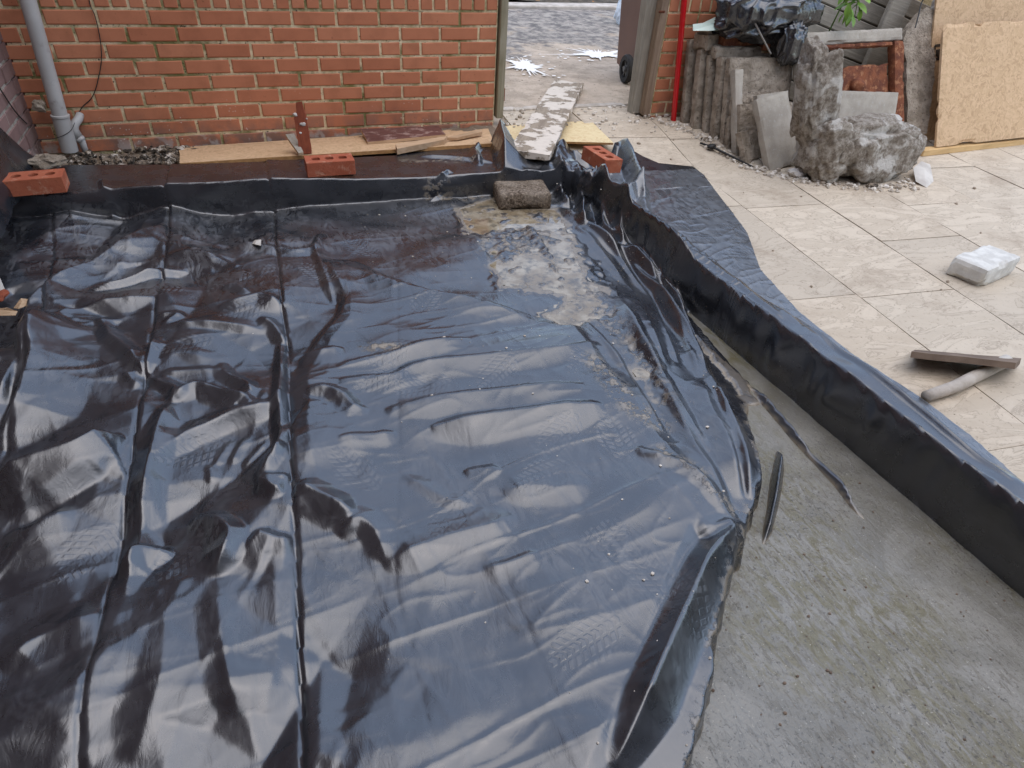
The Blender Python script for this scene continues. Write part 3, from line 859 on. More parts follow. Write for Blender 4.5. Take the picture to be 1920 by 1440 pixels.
RIDGES = [
 # wrinkles across the blue swell: (line, height, width left/far, width right/near)
 ([(-1.375,-2.145),(-1.329,-2.163),(-1.287,-2.168),(-1.233,-2.156)], .010, .02, .07),
 ([(-1.269,-2.264),(-1.217,-2.254),(-1.164,-2.247),(-1.043,-2.235),(-0.967,-2.222),(-0.815,-2.218)], .010, .022, .07),
 ([(-1.274,-2.350),(-1.181,-2.349),(-1.106,-2.369),(-1.040,-2.328),(-0.945,-2.329),(-0.829,-2.344),(-0.706,-2.355),(-0.519,-2.372),(-0.377,-2.338)], .013, .024, .09),
 ([(-1.163,-2.514),(-1.104,-2.517),(-1.004,-2.513),(-0.883,-2.524),(-0.741,-2.538),(-0.545,-2.577)], .010, .02, .08),
 ([(-1.054,-2.626),(-0.970,-2.630),(-0.837,-2.644),(-0.700,-2.662),(-0.531,-2.682)], .012, .022, .09),
 ([(-1.374,-2.380),(-1.321,-2.378),(-1.269,-2.427),(-1.244,-2.499),(-1.209,-2.496)], .013, .03, .05),
 ([(-1.312,-2.619),(-1.277,-2.615),(-1.228,-2.617),(-1.149,-2.616)], .008, .02, .06),
 ([(-1.442,-2.768),(-1.397,-2.810),(-1.358,-2.851),(-1.318,-2.898)], .020, .05, .06),
 ([(-1.356,-2.936),(-1.305,-2.904),(-1.272,-2.943),(-1.264,-2.997),(-1.265,-3.041)], .012, .05, .04),
 ([(-1.271,-3.044),(-1.235,-3.044),(-1.199,-3.033),(-1.125,-3.022),(-1.057,-3.020),(-0.988,-3.022),(-0.931,-2.994)], .014, .085, .06),
 ([(-0.934,-2.916),(-0.847,-2.927),(-0.782,-2.956),(-0.698,-2.960)], .006, .05, .06),
 ([(-1.164,-2.774),(-1.125,-2.831),(-1.072,-2.905),(-1.013,-2.934)], .005, .03, .03),
 ([(-1.010,-2.814),(-0.963,-2.819),(-0.911,-2.838)], .005, .02, .04),
 ([(-1.051,-3.126),(-0.996,-3.140),(-0.912,-3.133)], .005, .02, .05),
 ([(-1.198,-1.469),(-1.107,-1.509),(-1.013,-1.706),(-0.880,-1.866),(-0.739,-1.961),(-0.601,-2.055),(-0.423,-2.145)], .010, .03, .10),
 ([(-1.207,-1.486),(-1.181,-1.731),(-1.176,-1.854),(-1.213,-1.955),(-1.302,-2.076),(-1.378,-2.200)], .012, .09, .03),
 # slack left half
 ([(-1.813,-1.034),(-1.913,-1.103),(-2.110,-1.375),(-2.169,-1.462),(-2.229,-1.615),(-2.219,-1.792),(-2.164,-2.021)], .038, .14, .03),
 ([(-1.730,-1.441),(-1.848,-1.444),(-1.948,-1.498),(-2.061,-1.537)], .020, .025, .06),
 ([(-2.174,-1.875),(-2.139,-1.779),(-2.106,-1.707),(-1.991,-1.662),(-1.819,-1.651)], .016, .03, .06),
 ([(-2.189,-1.739),(-2.138,-2.000),(-2.141,-2.215),(-2.190,-2.365)], .052, .16, .05),
 ([(-1.864,-2.438),(-1.897,-2.432),(-1.959,-2.488),(-2.068,-2.518),(-2.165,-2.545)], .046, .14, .05),
 ([(-1.883,-2.520),(-1.900,-2.567),(-1.993,-2.623),(-2.115,-2.681)], -.014, .05, .05),
 ([(-1.755,-2.300),(-1.780,-2.435),(-1.792,-2.535),(-1.805,-2.678),(-1.810,-2.822),(-1.823,-2.967)], .026, .05, .045),
 ([(-1.833,-2.132),(-1.889,-1.989),(-1.947,-1.895),(-1.999,-1.745)], .018, .04, .04),
 ([(-1.838,-2.165),(-1.868,-2.162),(-1.888,-2.095)], .010, .03, .03),
 ([(-1.833,-2.124),(-1.827,-2.021),(-1.805,-1.931)], .014, .03, .03),
 ([(-1.824,-2.154),(-1.777,-2.203),(-1.735,-2.239),(-1.755,-2.300)], .020, .04, .03),
 ([(-1.739,-2.291),(-1.691,-2.224),(-1.595,-2.298),(-1.532,-2.348),(-1.538,-2.380)], .020, .03, .06),
 ([(-1.795,-2.140),(-1.703,-2.144),(-1.611,-2.153)], .010, .03, .06),
 ([(-1.611,-2.108),(-1.604,-2.179),(-1.537,-2.259),(-1.529,-2.330)], .014, .03, .04),
 ([(-1.784,-2.538),(-1.711,-2.454),(-1.593,-2.407),(-1.474,-2.397),(-1.452,-2.351)], .022, .06, .04),
 ([(-1.642,-2.585),(-1.614,-2.527),(-1.595,-2.486)], .004, .015, .02),
 ([(-1.601,-2.585),(-1.572,-2.516),(-1.554,-2.486)], .005, .015, .02),
 ([(-1.568,-2.606),(-1.532,-2.561),(-1.501,-2.524)], .005, .015, .02),
 ([(-1.648,-2.645),(-1.644,-2.594),(-1.655,-2.577)], .004, .015, .02),
 ([(-1.539,-2.707),(-1.510,-2.675),(-1.453,-2.595)], .014, .03, .03),
 ([(-1.428,-2.027),(-1.437,-2.214),(-1.451,-2.377),(-1.460,-2.547),(-1.481,-2.652)], .022, .035, .03),
 ([(-1.539,-2.707),(-1.499,-2.716),(-1.450,-2.732)], .012, .02, .05),
 ([(-1.539,-2.709),(-1.508,-2.745),(-1.471,-2.779)], .014, .03, .03),
 ([(-1.692,-2.751),(-1.661,-2.784),(-1.627,-2.821),(-1.595,-2.876),(-1.608,-2.922),(-1.638,-2.972)], .024, .04, .06),
 ([(-1.848,-2.901),(-1.826,-2.864),(-1.798,-2.837),(-1.760,-2.845),(-1.734,-2.865)], .022, .03, .07),
 ([(-1.547,-2.879),(-1.524,-2.906),(-1.495,-2.923),(-1.462,-2.925)], .018, .03, .08),
 ([(-1.810,-1.131),(-1.720,-1.172),(-1.567,-1.236)], .010, .03, .05),
 ([(-1.809,-1.330),(-1.737,-1.328),(-1.657,-1.360),(-1.539,-1.480)], .012, .03, .05),
 ([(-1.610,-1.641),(-1.563,-1.627),(-1.510,-1.722)], .010, .02, .04),
 ([(-1.621,-1.784),(-1.548,-1.775),(-1.468,-1.752),(-1.397,-1.850)], .014, .03, .06),
 ([(-1.829,-1.794),(-1.738,-1.799),(-1.797,-1.859)], .012, .03, .04),
 ([(-1.808,-1.863),(-1.639,-1.891),(-1.467,-1.956)], .010, .05, .03),
 ([(-1.486,-1.883),(-1.442,-1.927),(-1.411,-2.032)], .014, .03, .04),
 ([(-1.201,-1.220),(-1.222,-1.323),(-1.236,-1.386),(-1.226,-1.612),(-1.221,-1.835)], .016, .06, .03),
 ([(-1.574,-1.245),(-1.430,-1.328),(-1.308,-1.405),(-1.216,-1.350)], .012, .04, .05),
 ([(-2.216,-2.169),(-2.190,-2.015),(-2.184,-1.882)], .020, .05, .04),
 ([(-2.113,-2.694),(-2.048,-2.687),(-1.960,-2.669)], .010, .06, .08),
 ([(-1.889,-3.279),(-1.842,-3.143),(-1.821,-2.953)], .008, .09, .07),
 ([(-1.779,-3.344),(-1.732,-3.212),(-1.731,-3.051),(-1.700,-2.946)], .011, .07, .10),
 ([(-1.602,-3.309),(-1.618,-3.164),(-1.634,-2.981)], .012, .05, .10),
 ([(-1.553,-3.314),(-1.518,-3.196),(-1.509,-2.956)], .010, .08, .06),
 ([(-2.039,-3.069),(-1.955,-3.008),(-1.867,-2.995)], .016, .07, .09),
 # right side: folds running down beside the rim
 ([(-0.350,-2.144),(-0.351,-2.303),(-0.348,-2.439),(-0.371,-2.636),(-0.383,-2.805)], .014, .02, .05),
 ([(-0.260,-1.261),(-0.270,-1.477),(-0.284,-1.737)], .012, .015, .04),
 ([(-0.305,-1.682),(-0.304,-1.780),(-0.306,-1.882)], .012, .015, .04),
 ([(-0.036,-1.138),(-0.008,-1.313),(0.044,-1.520),(0.137,-1.662),(0.164,-1.859),(0.160,-2.076)], .022, .04, .07),
 ([(-0.041,-1.376),(-0.020,-1.545),(-0.009,-1.726),(-0.015,-1.947),(-0.154,-2.335),(-0.216,-2.537)], .020, .05, .09),
 ([(0.022,-1.359),(0.058,-1.585),(0.053,-1.923),(-0.128,-2.466)], .022, .03, .05),
 ([(0.126,-1.257),(0.162,-1.598),(0.175,-1.940),(0.110,-2.259)], .030, .03, .05),
 ([(0.112,-1.469),(0.141,-1.780),(0.051,-2.254),(-0.080,-2.638),(-0.217,-2.944)], .026, .03, .05),
 ([(0.099,-1.700),(0.108,-1.967),(0.039,-2.331),(-0.030,-2.604)], .024, .02, .04),
 ([(-0.131,-2.012),(-0.212,-2.338),(-0.247,-2.590),(-0.295,-2.922)], .016, .03, .05),
 ([(-0.264,-2.493),(-0.287,-2.695),(-0.338,-2.933),(-0.355,-3.121)], .016, .03, .05),
 ([(0.105,-1.925),(0.049,-2.176),(-0.058,-2.471),(-0.104,-2.558)], .020, .05, .05),
 ([(-0.104,-2.558),(-0.178,-2.749),(-0.225,-2.906),(-0.256,-2.980),(-0.303,-3.095)], .018, .03, .06),
 ([(-0.080,-2.638),(-0.139,-2.823),(-0.221,-2.990),(-0.277,-3.103)], .022, .04, .02),
 ([(-0.518,-2.871),(-0.484,-2.897),(-0.457,-2.927)], .009, .02, .03),
 ([(-0.518,-2.894),(-0.475,-2.928),(-0.430,-2.968),(-0.391,-3.060),(-0.388,-3.171)], .012, .03, .04),
 ([(-0.386,-3.179),(-0.462,-3.184),(-0.507,-3.192)], .014, .03, .03),
 ([(-0.352,-3.170),(-0.464,-3.236),(-0.542,-3.280),(-0.685,-3.402),(-0.775,-3.479),(-0.845,-3.539),(-0.955,-3.630)], .050, .065, .05),
 ([(0.130,-2.530),(0.120,-2.624),(0.109,-2.715),(0.098,-2.828),(0.089,-2.926),(0.086,-3.012),(0.086,-3.086),(0.065,-3.164),(0.074,-3.239)], .034, .014, .020),
 ([(0.017,-2.869),(-0.032,-2.942),(-0.101,-3.016),(-0.163,-3.086),(-0.242,-3.166),(-0.303,-3.223)], .048, .032, .020),
 # gathers at the corner
 ([(0.169,-1.063),(0.241,-1.113),(0.308,-1.147),(0.522,-0.989)], .045, .05, .05),
 ([(0.197,-1.011),(0.148,-1.188),(0.151,-1.425),(0.104,-1.588)], .045, .04, .04),
 ([(0.104,-1.123),(0.037,-1.278),(-0.010,-1.395)], .035, .03, .04),
 ([(0.177,-1.144),(0.078,-1.431),(0.112,-1.569)], .030, .03, .03),
 ([(0.336,-1.126),(0.231,-1.316),(0.138,-1.487)], .035, .03, .03),
 ([(0.472,-1.074),(0.388,-1.286),(0.302,-1.543)], .020, .03, .04),
 ([(0.076,-0.830),(0.026,-1.055),(0.023,-1.163)], .030, .03, .04),
 ([(0.049,-0.854),(0.161,-0.659),(0.300,-0.562),(0.359,-0.664)], .040, .05, .06),
 ([(0.168,-0.875),(0.110,-1.060),(0.097,-1.203)], .025, .03, .03),
 ([(0.650,-0.417),(0.608,-0.670),(0.509,-0.954),(0.457,-1.139)], .075, .05, .06),
 ([(0.625,-0.454),(0.504,-0.607),(0.438,-0.775)], .040, .03, .03),
 ([(-0.082,-0.319),(-0.166,-0.613),(-0.256,-0.948)], .100, .16, .05),
 ([(-0.189,-0.358),(-0.301,-0.572),(-0.346,-0.816)], .020, .03, .04),
 ([(-0.625,-0.588),(-0.443,-0.659),(-0.251,-0.790)], .012, .02, .03),
 ([(-0.647,-0.968),(-0.570,-0.925),(-0.533,-0.865),(-0.509,-0.899)], .014, .02, .02),
 ([(-2.079,-0.672),(-2.062,-0.773),(-2.044,-0.869)], .010, .03, .02),
 ([(0.349,-2.272),(0.329,-2.486),(0.319,-2.692),(0.322,-2.882),(0.329,-3.046),(0.328,-3.191),(0.332,-3.348)], .012, .010, .016),
 ([(0.175,-1.806),(0.234,-2.044),(0.254,-2.271),(0.248,-2.502)], .006, .02, .02),
 ([(-2.312,-0.888),(-2.236,-0.880),(-2.137,-0.881),(-1.830,-0.861)], .006, .02, .03),
]
for pts_, h, a, b in RIDGES:
    ridge(pts_, h*1.4*(1.35 if (a < .03 and b > .06) else 1), a*(1.5 if (a < .03 and b > .06) else 1), b)

# puddles: the sheet dips under the water there
ZW_LOW, ZW_UP = -.075, .0165
low_poly = [(0.169,-2.077),(0.187,-2.090),(0.204,-2.298),(0.214,-2.525),(0.227,-2.720),(0.246,-2.960),(0.263,-3.167),(0.278,-3.356),(0.306,-3.629)] + [(.46, -4.72), (-.78, -4.72)] + [(-0.901,-3.750),(-0.775,-3.636),(-0.665,-3.521),(-0.605,-3.448),(-0.541,-3.383),(-0.461,-3.297),(-0.403,-3.247),(-0.358,-3.207),(-0.300,-3.154),(-0.241,-3.095),(-0.181,-3.042),(-0.145,-2.981),(-0.083,-2.877),(-0.015,-2.764),(0.050,-2.672),(0.096,-2.673),(0.130,-2.546),(0.147,-2.329)]
up_poly = [(-0.524,-1.073),(-0.440,-1.044),(-0.304,-0.982),(-0.331,-1.132),(-0.046,-1.156),(-0.110,-1.396),(-0.151,-1.613),(-0.224,-1.846),(-0.196,-1.967),(-0.238,-2.183),(-0.244,-2.358),(-0.261,-2.525),(-0.271,-2.657),(-0.304,-2.690),(-0.322,-2.663),(-0.306,-2.560),(-0.286,-2.429),(-0.295,-2.289),(-0.321,-2.186),(-0.379,-2.194),(-0.445,-2.147),(-0.484,-2.084),(-0.335,-2.019),(-0.375,-1.924),(-0.527,-1.844),(-0.550,-1.675),(-0.541,-1.418)]
jag = fnoise(71, .012, .012)
sdl = poly_sd(low_poly, XX, YY)+.003*jag
sdu = poly_sd(up_poly, XX, YY)+.010*jag+.010*fnoise(74, .04, .03)
notwall = 1-ss(.0, .6, up)
keep_low = Z.copy()
dip = ss(.012, -.012, sdl)
isl = np.zeros_like(Z)
Zb = np.where(sdl < .05, np.maximum(Z, ZW_LOW+.006), Z)       # banks above the water
Z = Zb*(1-dip)+dip*(ZW_LOW-.016 + np.clip(Z-fl(XX, YY)-.012, 0, 1)*1.15)
Z = np.where(sdl < 0, np.where(up > .4, keep_low, Z), Z)
film = ss(.03, -.03, sdu)
zf = .0172 + .0036*fnoise(72, .022, .014, .5) + .0022*fnoise(73, .008, .008) - .0022
resid = np.clip(Z-inside, -.004, .05)
Z = Z*(1-film)+film*(zf + .75*resid - .0015)
bank_ = ss(.10, .035, sdu)*(1-up)
Z = np.where((sdu > 0) & (bank_ > 0), np.maximum(Z, ZW_UP+.0012-(1-bank_)*.02), Z)
# never sink below the bedding
Z = np.where(flap*(d_b > -.3) > .5, np.maximum(Z, gz(XX, YY)+.006), Z)

# outline of the sheet
outline = ([(-2.312,-0.415),(-2.016,-0.459),(-1.758,-0.504),(-1.516,-0.523),(-1.213,-0.528),(-0.949,-0.540),(-0.729,-0.544),(-0.562,-0.503)]
           + [(-0.424,-0.482),(-0.275,-0.384)] + [(-0.236,-0.502),(-0.109,-0.394)] + [(-0.098,-0.503)] + [(-0.103,-0.573),(-0.090,-0.706),(0.104,-0.721),(0.171,-0.634),(0.303,-0.553),(0.367,-0.647),(0.396,-0.777)]
           + [(0.615,-0.452),(0.671,-0.411),(0.697,-0.465)] + [(0.738,-0.571)] + [(0.798,-0.669),(0.990,-0.739)]
           + [(0.993,-0.851),(0.924,-1.081),(0.839,-1.370),(0.769,-1.600),(0.593,-1.950),(0.525,-2.308),(0.526,-2.608),(0.570,-2.865),(0.572,-3.048),(0.535,-3.413)]
           + [(.50, -4.69), (-2.44, -4.69), (-2.44, -.35)])
sdo = poly_sd(outline, XX, YY)
keepv = sdo < .0
# attributes
rng = np.random.RandomState(5)
dustA = np.clip(.25+.5*flap + .55*left*ss(-1.9, -1.2, YY) + .3*ss(-1.9, -1.3, YY)*(1-up)*(XX < .0) + .22*fnoise(81, .12, .08), 0, 1)
dustA *= np.where(up > .5, np.where(flap > .3, 1.0, .1), 1)
printA = np.zeros_like(Z); bootU = np.zeros_like(Z); bootV = np.zeros_like(Z)
boots = [[(-2.362,-1.047),(-2.214,-1.153)], [(-2.066,-1.111),(-1.909,-1.067)], [(-1.625,-1.128),(-1.453,-1.166)], [(-1.127,-1.180),(-0.908,-1.283)], [(-1.087,-1.310),(-1.008,-1.447)], [(-1.949,-1.331),(-1.792,-1.413)], [(-1.891,-1.621),(-1.749,-1.595)],
         [(-1.657,-1.277),(-1.451,-1.323)], [(-1.482,-1.530),(-1.317,-1.499)], [(-2.008,-1.812),(-1.900,-1.939)], [(-1.801,-2.012),(-1.639,-1.973)], [(-1.736,-2.536),(-1.641,-2.496)], [(-1.968,-2.849),(-1.884,-2.727)], [(-1.734,-2.904),(-1.666,-2.860)],
         [(-1.154,-2.259),(-1.034,-2.195)], [(-1.192,-2.380),(-1.093,-2.349)], [(-1.121,-2.441),(-0.929,-2.422)], [(-0.841,-1.875),(-0.954,-2.005)], [(-0.785,-2.806),(-0.626,-2.708)], [(-0.905,-2.920),(-0.700,-2.875)], [(-0.537,-2.707),(-0.554,-2.917)],
         [(-0.695,-3.218),(-0.673,-3.334)], [(-0.980,-3.402),(-0.822,-3.359)], [(-1.316,-2.678),(-1.250,-2.800)], [(-0.516,-2.458),(-0.420,-2.420)], [(-0.631,-3.286),(-0.664,-3.436)], [(-1.130,-3.003),(-1.014,-2.889)], [(-1.317,-1.499),(-1.178,-1.710)],
         [(-1.656,-1.617),(-1.502,-1.547)], [(-1.604,-1.843),(-1.458,-1.805)], [(-2.085,-1.574),(-1.933,-1.531)], [(0.149,-1.794),(0.233,-1.963)], [(0.162,-2.233),(0.147,-2.329)], [(-0.859,-2.484),(-0.713,-2.375)], [(-0.701,-3.113),(-0.820,-3.212)]]
for (a, b) in boots:
    a, b = np.array(a), np.array(b); c_ = (a+b)/2; dv = b-a; L_ = np.linalg.norm(dv)+1e-6; dv = dv/L_
    hl = min(max(L_/2, .10), .15)
    u_ = (XX-c_[0])*dv[0]+(YY-c_[1])*dv[1]; v_ = -(XX-c_[0])*dv[1]+(YY-c_[1])*dv[0]
    q_ = (u_/hl)**2+(v_/(.046+.012*np.cos(u_/hl*2.4)))**2
    m_ = ss(1.15, .8, q_)*rng.uniform(.55, 1); k_ = m_ > printA
    bootU = np.where(q_ < 1.4, np.where(k_ | (printA == 0), u_, bootU), bootU); bootV = np.where(q_ < 1.4, np.where(k_ | (printA == 0), v_, bootV), bootV)
    printA = np.maximum(printA, m_)
mudA = np.clip(ss(.06, -.02, sdu)*.5 + .8*ss(.04, 0, np.abs(sdl))*ss(-1.8, -2.3, YY)*(XX < XR-.12), 0, 1)
for pts_, w_ in (([(-0.451,-2.444),(-0.446,-2.596),(-0.445,-2.706),(-0.389,-2.773)], .07), ([(-0.444,-2.903),(-0.399,-3.005),(-0.366,-3.137)], .05), ([(-0.493,-1.131),(-0.442,-1.383),(-0.396,-1.610)], .10), ([(-0.654,-0.933),(-0.309,-0.981)], .03), ([(-0.695,-0.653),(-0.457,-0.710),(-0.315,-0.717)], .05), ([(-1.154,-2.164),(-1.046,-2.208)], .04)):
    P_ = np.array(pts_)
    dd = np.full(Z.shape, 9.)
    for a, b in zip(P_, P_[1:]):
        e = b-a; tt = np.clip(((XX-a[0])*e[0]+(YY-a[1])*e[1])/(e@e+1e-9), 0, 1)
        dd = np.minimum(dd, np.hypot(XX-a[0]-tt*e[0], YY-a[1]-tt*e[1]))
    mudA = np.maximum(mudA, ss(w_, 0, dd)*.8)
speckA = np.clip(ss(-1.0, -.3, XX)*ss(-3.6, -1.0, YY)*1.2 + mudA, 0, 1)*(1-.7*flap)*(1-.8*up)

wetA = np.clip(np.where(sdu < .03, ss(.0045, -.001, Z-ZW_UP), 0) + np.where((sdl < .06) & (XX < XR-.10), ss(.010, 0, Z-ZW_LOW), 0), 0, 1)*(1-up)
# the upright faces hang a little loose
hz_ = np.clip((Z-inside)/np.maximum(rim-inside, .01), 0, 1)
bulge = np.sin(hz_*np.pi)
fold_r = fnoise(91, .5, .05)
XX = XX - np.exp(-((d_r-.005)/.03)**2)*bulge*(.006+.007*fold_r+.004*fnoise(93, .5, .018))
YY = YY - np.exp(-((d_b-.005)/.03)**2)*bulge*(.004+.004*fnoise(92, .06, .5))
# build it, with the outline snapped to the cut edge
fk = keepv[:-1, :-1] & keepv[1:, :-1] & keepv[:-1, 1:] & keepv[1:, 1:]
jj, ii = np.nonzero(fk)
a = jj*nx+ii
F4 = np.stack([a, a+1, a+nx+1, a+nx], 1)
used = np.zeros(nx*ny, bool); used[F4.ravel()] = True
mp = -np.ones(nx*ny, np.int64); mp[used] = np.arange(used.sum())
PX, PY, PZ = XX.ravel()[used].copy(), YY.ravel()[used].copy(), Z.ravel()[used].copy()
cnt = np.bincount(mp[F4].ravel(), minlength=used.sum())
edge = np.nonzero(cnt < 4)[0]
PO_ = np.array(outline); best = np.full(len(edge), 1e9); bx_, by_ = PX[edge].copy(), PY[edge].copy()
for (ax, ay), (cx_, cy_) in zip(PO_, np.roll(PO_, -1, 0)):
    ex, ey = cx_-ax, cy_-ay
    t_ = np.clip(((PX[edge]-ax)*ex+(PY[edge]-ay)*ey)/(ex*ex+ey*ey+1e-12), 0, 1)
    qx, qy = ax+t_*ex, ay+t_*ey
    d = np.hypot(PX[edge]-qx, PY[edge]-qy); b = d < best
    best = np.where(b, d, best); bx_ = np.where(b, qx, bx_); by_ = np.where(b, qy, by_)
okm = best < .015
PX[edge[okm]] = bx_[okm]; PY[edge[okm]] = by_[okm]
me = bpy.data.meshes.new('plastic_sheet')
nv, nf = len(PX), len(F4)
me.vertices.add(nv); me.vertices.foreach_set('co', np.stack([PX, PY, PZ], 1).ravel().astype(np.float32))
me.loops.add(nf*4); me.loops.foreach_set('vertex_index', mp[F4].ravel().astype(np.int32))
me.polygons.add(nf); me.polygons.foreach_set('loop_start', (np.arange(nf)*4).astype(np.int32))
me.polygons.foreach_set('use_smooth', np.ones(nf, bool))
me.update(calc_edges=True)
for nm, arr in (('dust', dustA), ('print', printA), ('mud', mudA), ('speck', speckA), ('flap', flap*ss(.0, .25, -d_r)*1.0), ('boot_u', bootU), ('boot_v', bootV), ('wet', wetA)):
    at_ = me.attributes.new(nm, 'FLOAT', 'POINT'); at_.data.foreach_set('value', arr.ravel()[used].astype(np.float32))
me.materials.append(M['sheet'])
sheet = link(bpy.data.objects.new('plastic_sheet', me))
tag(sheet, 'crumpled black polythene sheet with packing creases lining the shallow pit', 'plastic sheet')
def sheet_z(x, y):
    i = int(np.clip(round((x-X0)/GS), 0, nx-1)); j = int(np.clip(round((y-Y0)/GS), 0, ny-1))
    return float(Z[j, i])

# the part of the sheet turned up against the house
fv, ff = [], []
fp = [(-.40, .34), (-.52, .335), (-.62, .30), (-.72, .30), (-.95, .33), (-1.3, .30)]
n, m = 48, 16
for j in range(m+1):
    for i in range(n+1):
        y = -.30-1.1*i/n
        ht = float(np.interp(-y, [.30, .40, .52, .62, .8, 1.4], [.10, .20, .30, .36, .34, .36]))
        s_ = j/m
        z = .115+(ht-.09)*s_
        x = -2.405 + .03*math.cos(s_*1.3)*(1-s_) - .028*s_ + .012*float(fbm([(y*1.0, z, 1)], 11, 6, 3)[0])*(1-.5*s_)
        fv.append((max(x, -2.436), y, z))
for j in range(m):
    for i in range(n):
        a = j*(n+1)+i
        ff.append((a, a+1, a+n+2, a+n+1))
mesh_obj('upturned_flap', fv, ff, M['sheet'], sheet, smooth=True)

# water
def puddle(name, poly, z, material, grow=.0, step=.012, kind='structure', ripple=.0008):
    P_ = np.array(poly); lo, hi = P_.min(0)-.05, P_.max(0)+.05
    hi = np.minimum(hi, [.62, 9]); lo = np.maximum(lo, [-2.4, -4.68])
    gx = np.arange(lo[0], hi[0], step); gy = np.arange(lo[1], hi[1], step)
    A, B = np.meshgrid(gx, gy)
    k = poly_sd(poly, A, B) < grow
    f = k[:-1, :-1] & k[1:, :-1] & k[:-1, 1:] & k[1:, 1:]
    j_, i_ = np.nonzero(f); w = len(gx); a_ = j_*w+i_
    Fq = np.stack([a_, a_+1, a_+w+1, a_+w], 1)
    us = np.unique(Fq); mp_ = {v: q for q, v in enumerate(us)}
    pts3 = np.c_[A.ravel()[us], B.ravel()[us], np.full(len(us), z)]
    pts3[:, 2] += ripple*vnoise(pts3, 9, 2)
    o = mesh_obj(name, pts3, [tuple(mp_[v] for v in q) for q in Fq], material, smooth=True)
    o['kind'] = kind
    return o
puddle('muddy_water', low_poly, ZW_LOW, M['water_silt'], .045)
puddle('shallow_water', up_poly, ZW_UP, M['water_film'], .035, ripple=.0002)

exec_after = None
# ------------------------------------------------------------------ things on the sheet and along the wall
def perforated_brick(name, loc, rot, label, holes='rect'):
    L, Wd, H = .222, .105, .068
    bm = bmesh.new()
    def loop(pts, z): return [bm.verts.new((x, y, z)) for x, y in pts]
    outer = [(-L/2, -Wd/2), (L/2, -Wd/2), (L/2, Wd/2), (-L/2, Wd/2)]
    loops2 = [outer]
    for k in (-1, 0, 1):
        cx, a, b = k*.062, .019, .019
        pts = []
        for q in range(16):
            th = 2*math.pi*q/16
            c, s = math.cos(th), math.sin(th)
            e = .55 if holes == 'rect' else 1.0
            pts.append((cx+a*math.copysign(abs(c)**e, c), b*math.copysign(abs(s)**e, s)))
        loops2.append(pts)
    tops, bots = [], []
    for i, pl_ in enumerate(loops2):
        t_ = loop(pl_, H); b_ = loop(pl_, 0)
        tops.append(t_); bots.append(b_)
        for q in range(len(pl_)):
            f = (b_[q], b_[(q+1) % len(pl_)], t_[(q+1) % len(pl_)], t_[q])
            bm.faces.new(f if i == 0 else f[::-1])
    for lv in (tops, bots):
        es = []
        for lp in lv:
            for q in range(len(lp)):
                e = bm.edges.get((lp[q], lp[(q+1) % len(lp)]))
                es.append(e)
        bmesh.ops.triangle_fill(bm, use_beauty=True, edges=es)
    bmesh.ops.recalc_face_normals(bm, faces=bm.faces)
    o = bm_obj(name, bm, M['new_brick'], None, loc, rot)
    bv = o.modifiers.new('edge', 'BEVEL'); bv.width = .0025; bv.segments = 2; bv.limit_method = 'ANGLE'; bv.angle_limit = math.radians(40)
    return tag(o, label, 'brick', 'new perforated bricks weighing down the sheet')
def midp(a, b): return [(a[i]+b[i])/2 for i in range(3)]
pa, pb = (-1.198,-0.853,0.145), (-0.981,-0.869,0.145)
pm = midp(pa, pb)
perforated_brick('perforated_brick', (pm[0], pm[1]+.052, .143), (0, 0, math.radians(1.0)), 'orange-red brick with three holes on the sheet edge below the splintered red timber')
pa, pb = (-2.409,-0.870,0.150), (-2.184,-0.872,0.150)
pm = midp(pa, pb)
perforated_brick('perforated_brick', (pm[0], pm[1]+.052, .146), (0, math.radians(-1), math.radians(1.5)), 'orange-red brick with three round holes near the downpipe at the left edge', 'round')
pa, pb = (0.214,-1.091,0.130), (0.313,-1.099,0.130)
pm = midp(pa, pb)
brR = perforated_brick('perforated_brick', (pm[0]-.012, pm[1]+.112, .152), (math.radians(4), 0, math.radians(96)), 'orange-red brick with three holes lying end-on beside the plaster-caked plank')

# concrete block in the corner of the pit
pa, pb = (-0.310,-1.123,0.020), (-0.053,-1.159,0.020)
pm = midp(pa, pb)
bm = rough_box_bm(.262, .205, .082, .016, .0022, .012, 4, 40)
blk = bm_obj('concrete_block', bm, M['aggregate'], None, (pm[0]-.012, pm[1]+.105, .012), (0, 0, math.radians(-8)), True)
tag(blk, 'rough grey-brown concrete block standing in the wet corner of the pit', 'block')

# plaster-caked plank on to the sheet from the gate
A_, B_, C_, D_ = (-0.196,-0.813,0.205), (-0.009,-0.925,0.205), (0.721,0.812,0.130), (0.949,0.744,0.130)
near = Vector(midp(A_, B_)); far = Vector(midp(C_, D_))
dv = far-near; Lp = dv.length
bm = rough_box_bm(.222, Lp, .036, .03, .0012, .006, 8, 30, .002)
plank = bm_obj('plank', bm, M['plank'], None)
yax = dv.normalized(); xax = Vector((B_[0]-A_[0], B_[1]-A_[1], 0)); xax = (xax-yax*xax.dot(yax)).normalized(); zax = xax.cross(yax)
o_ = (near+far)/2 - zax*.036
plank.matrix_world = Matrix(((xax.x, yax.x, zax.x, o_.x), (xax.y, yax.y, zax.y, o_.y), (xax.z, yax.z, zax.z, o_.z), (0, 0, 0, 1)))
tag(plank, 'grey scaffold plank spattered with dried plaster leading through the gate gap', 'plank')

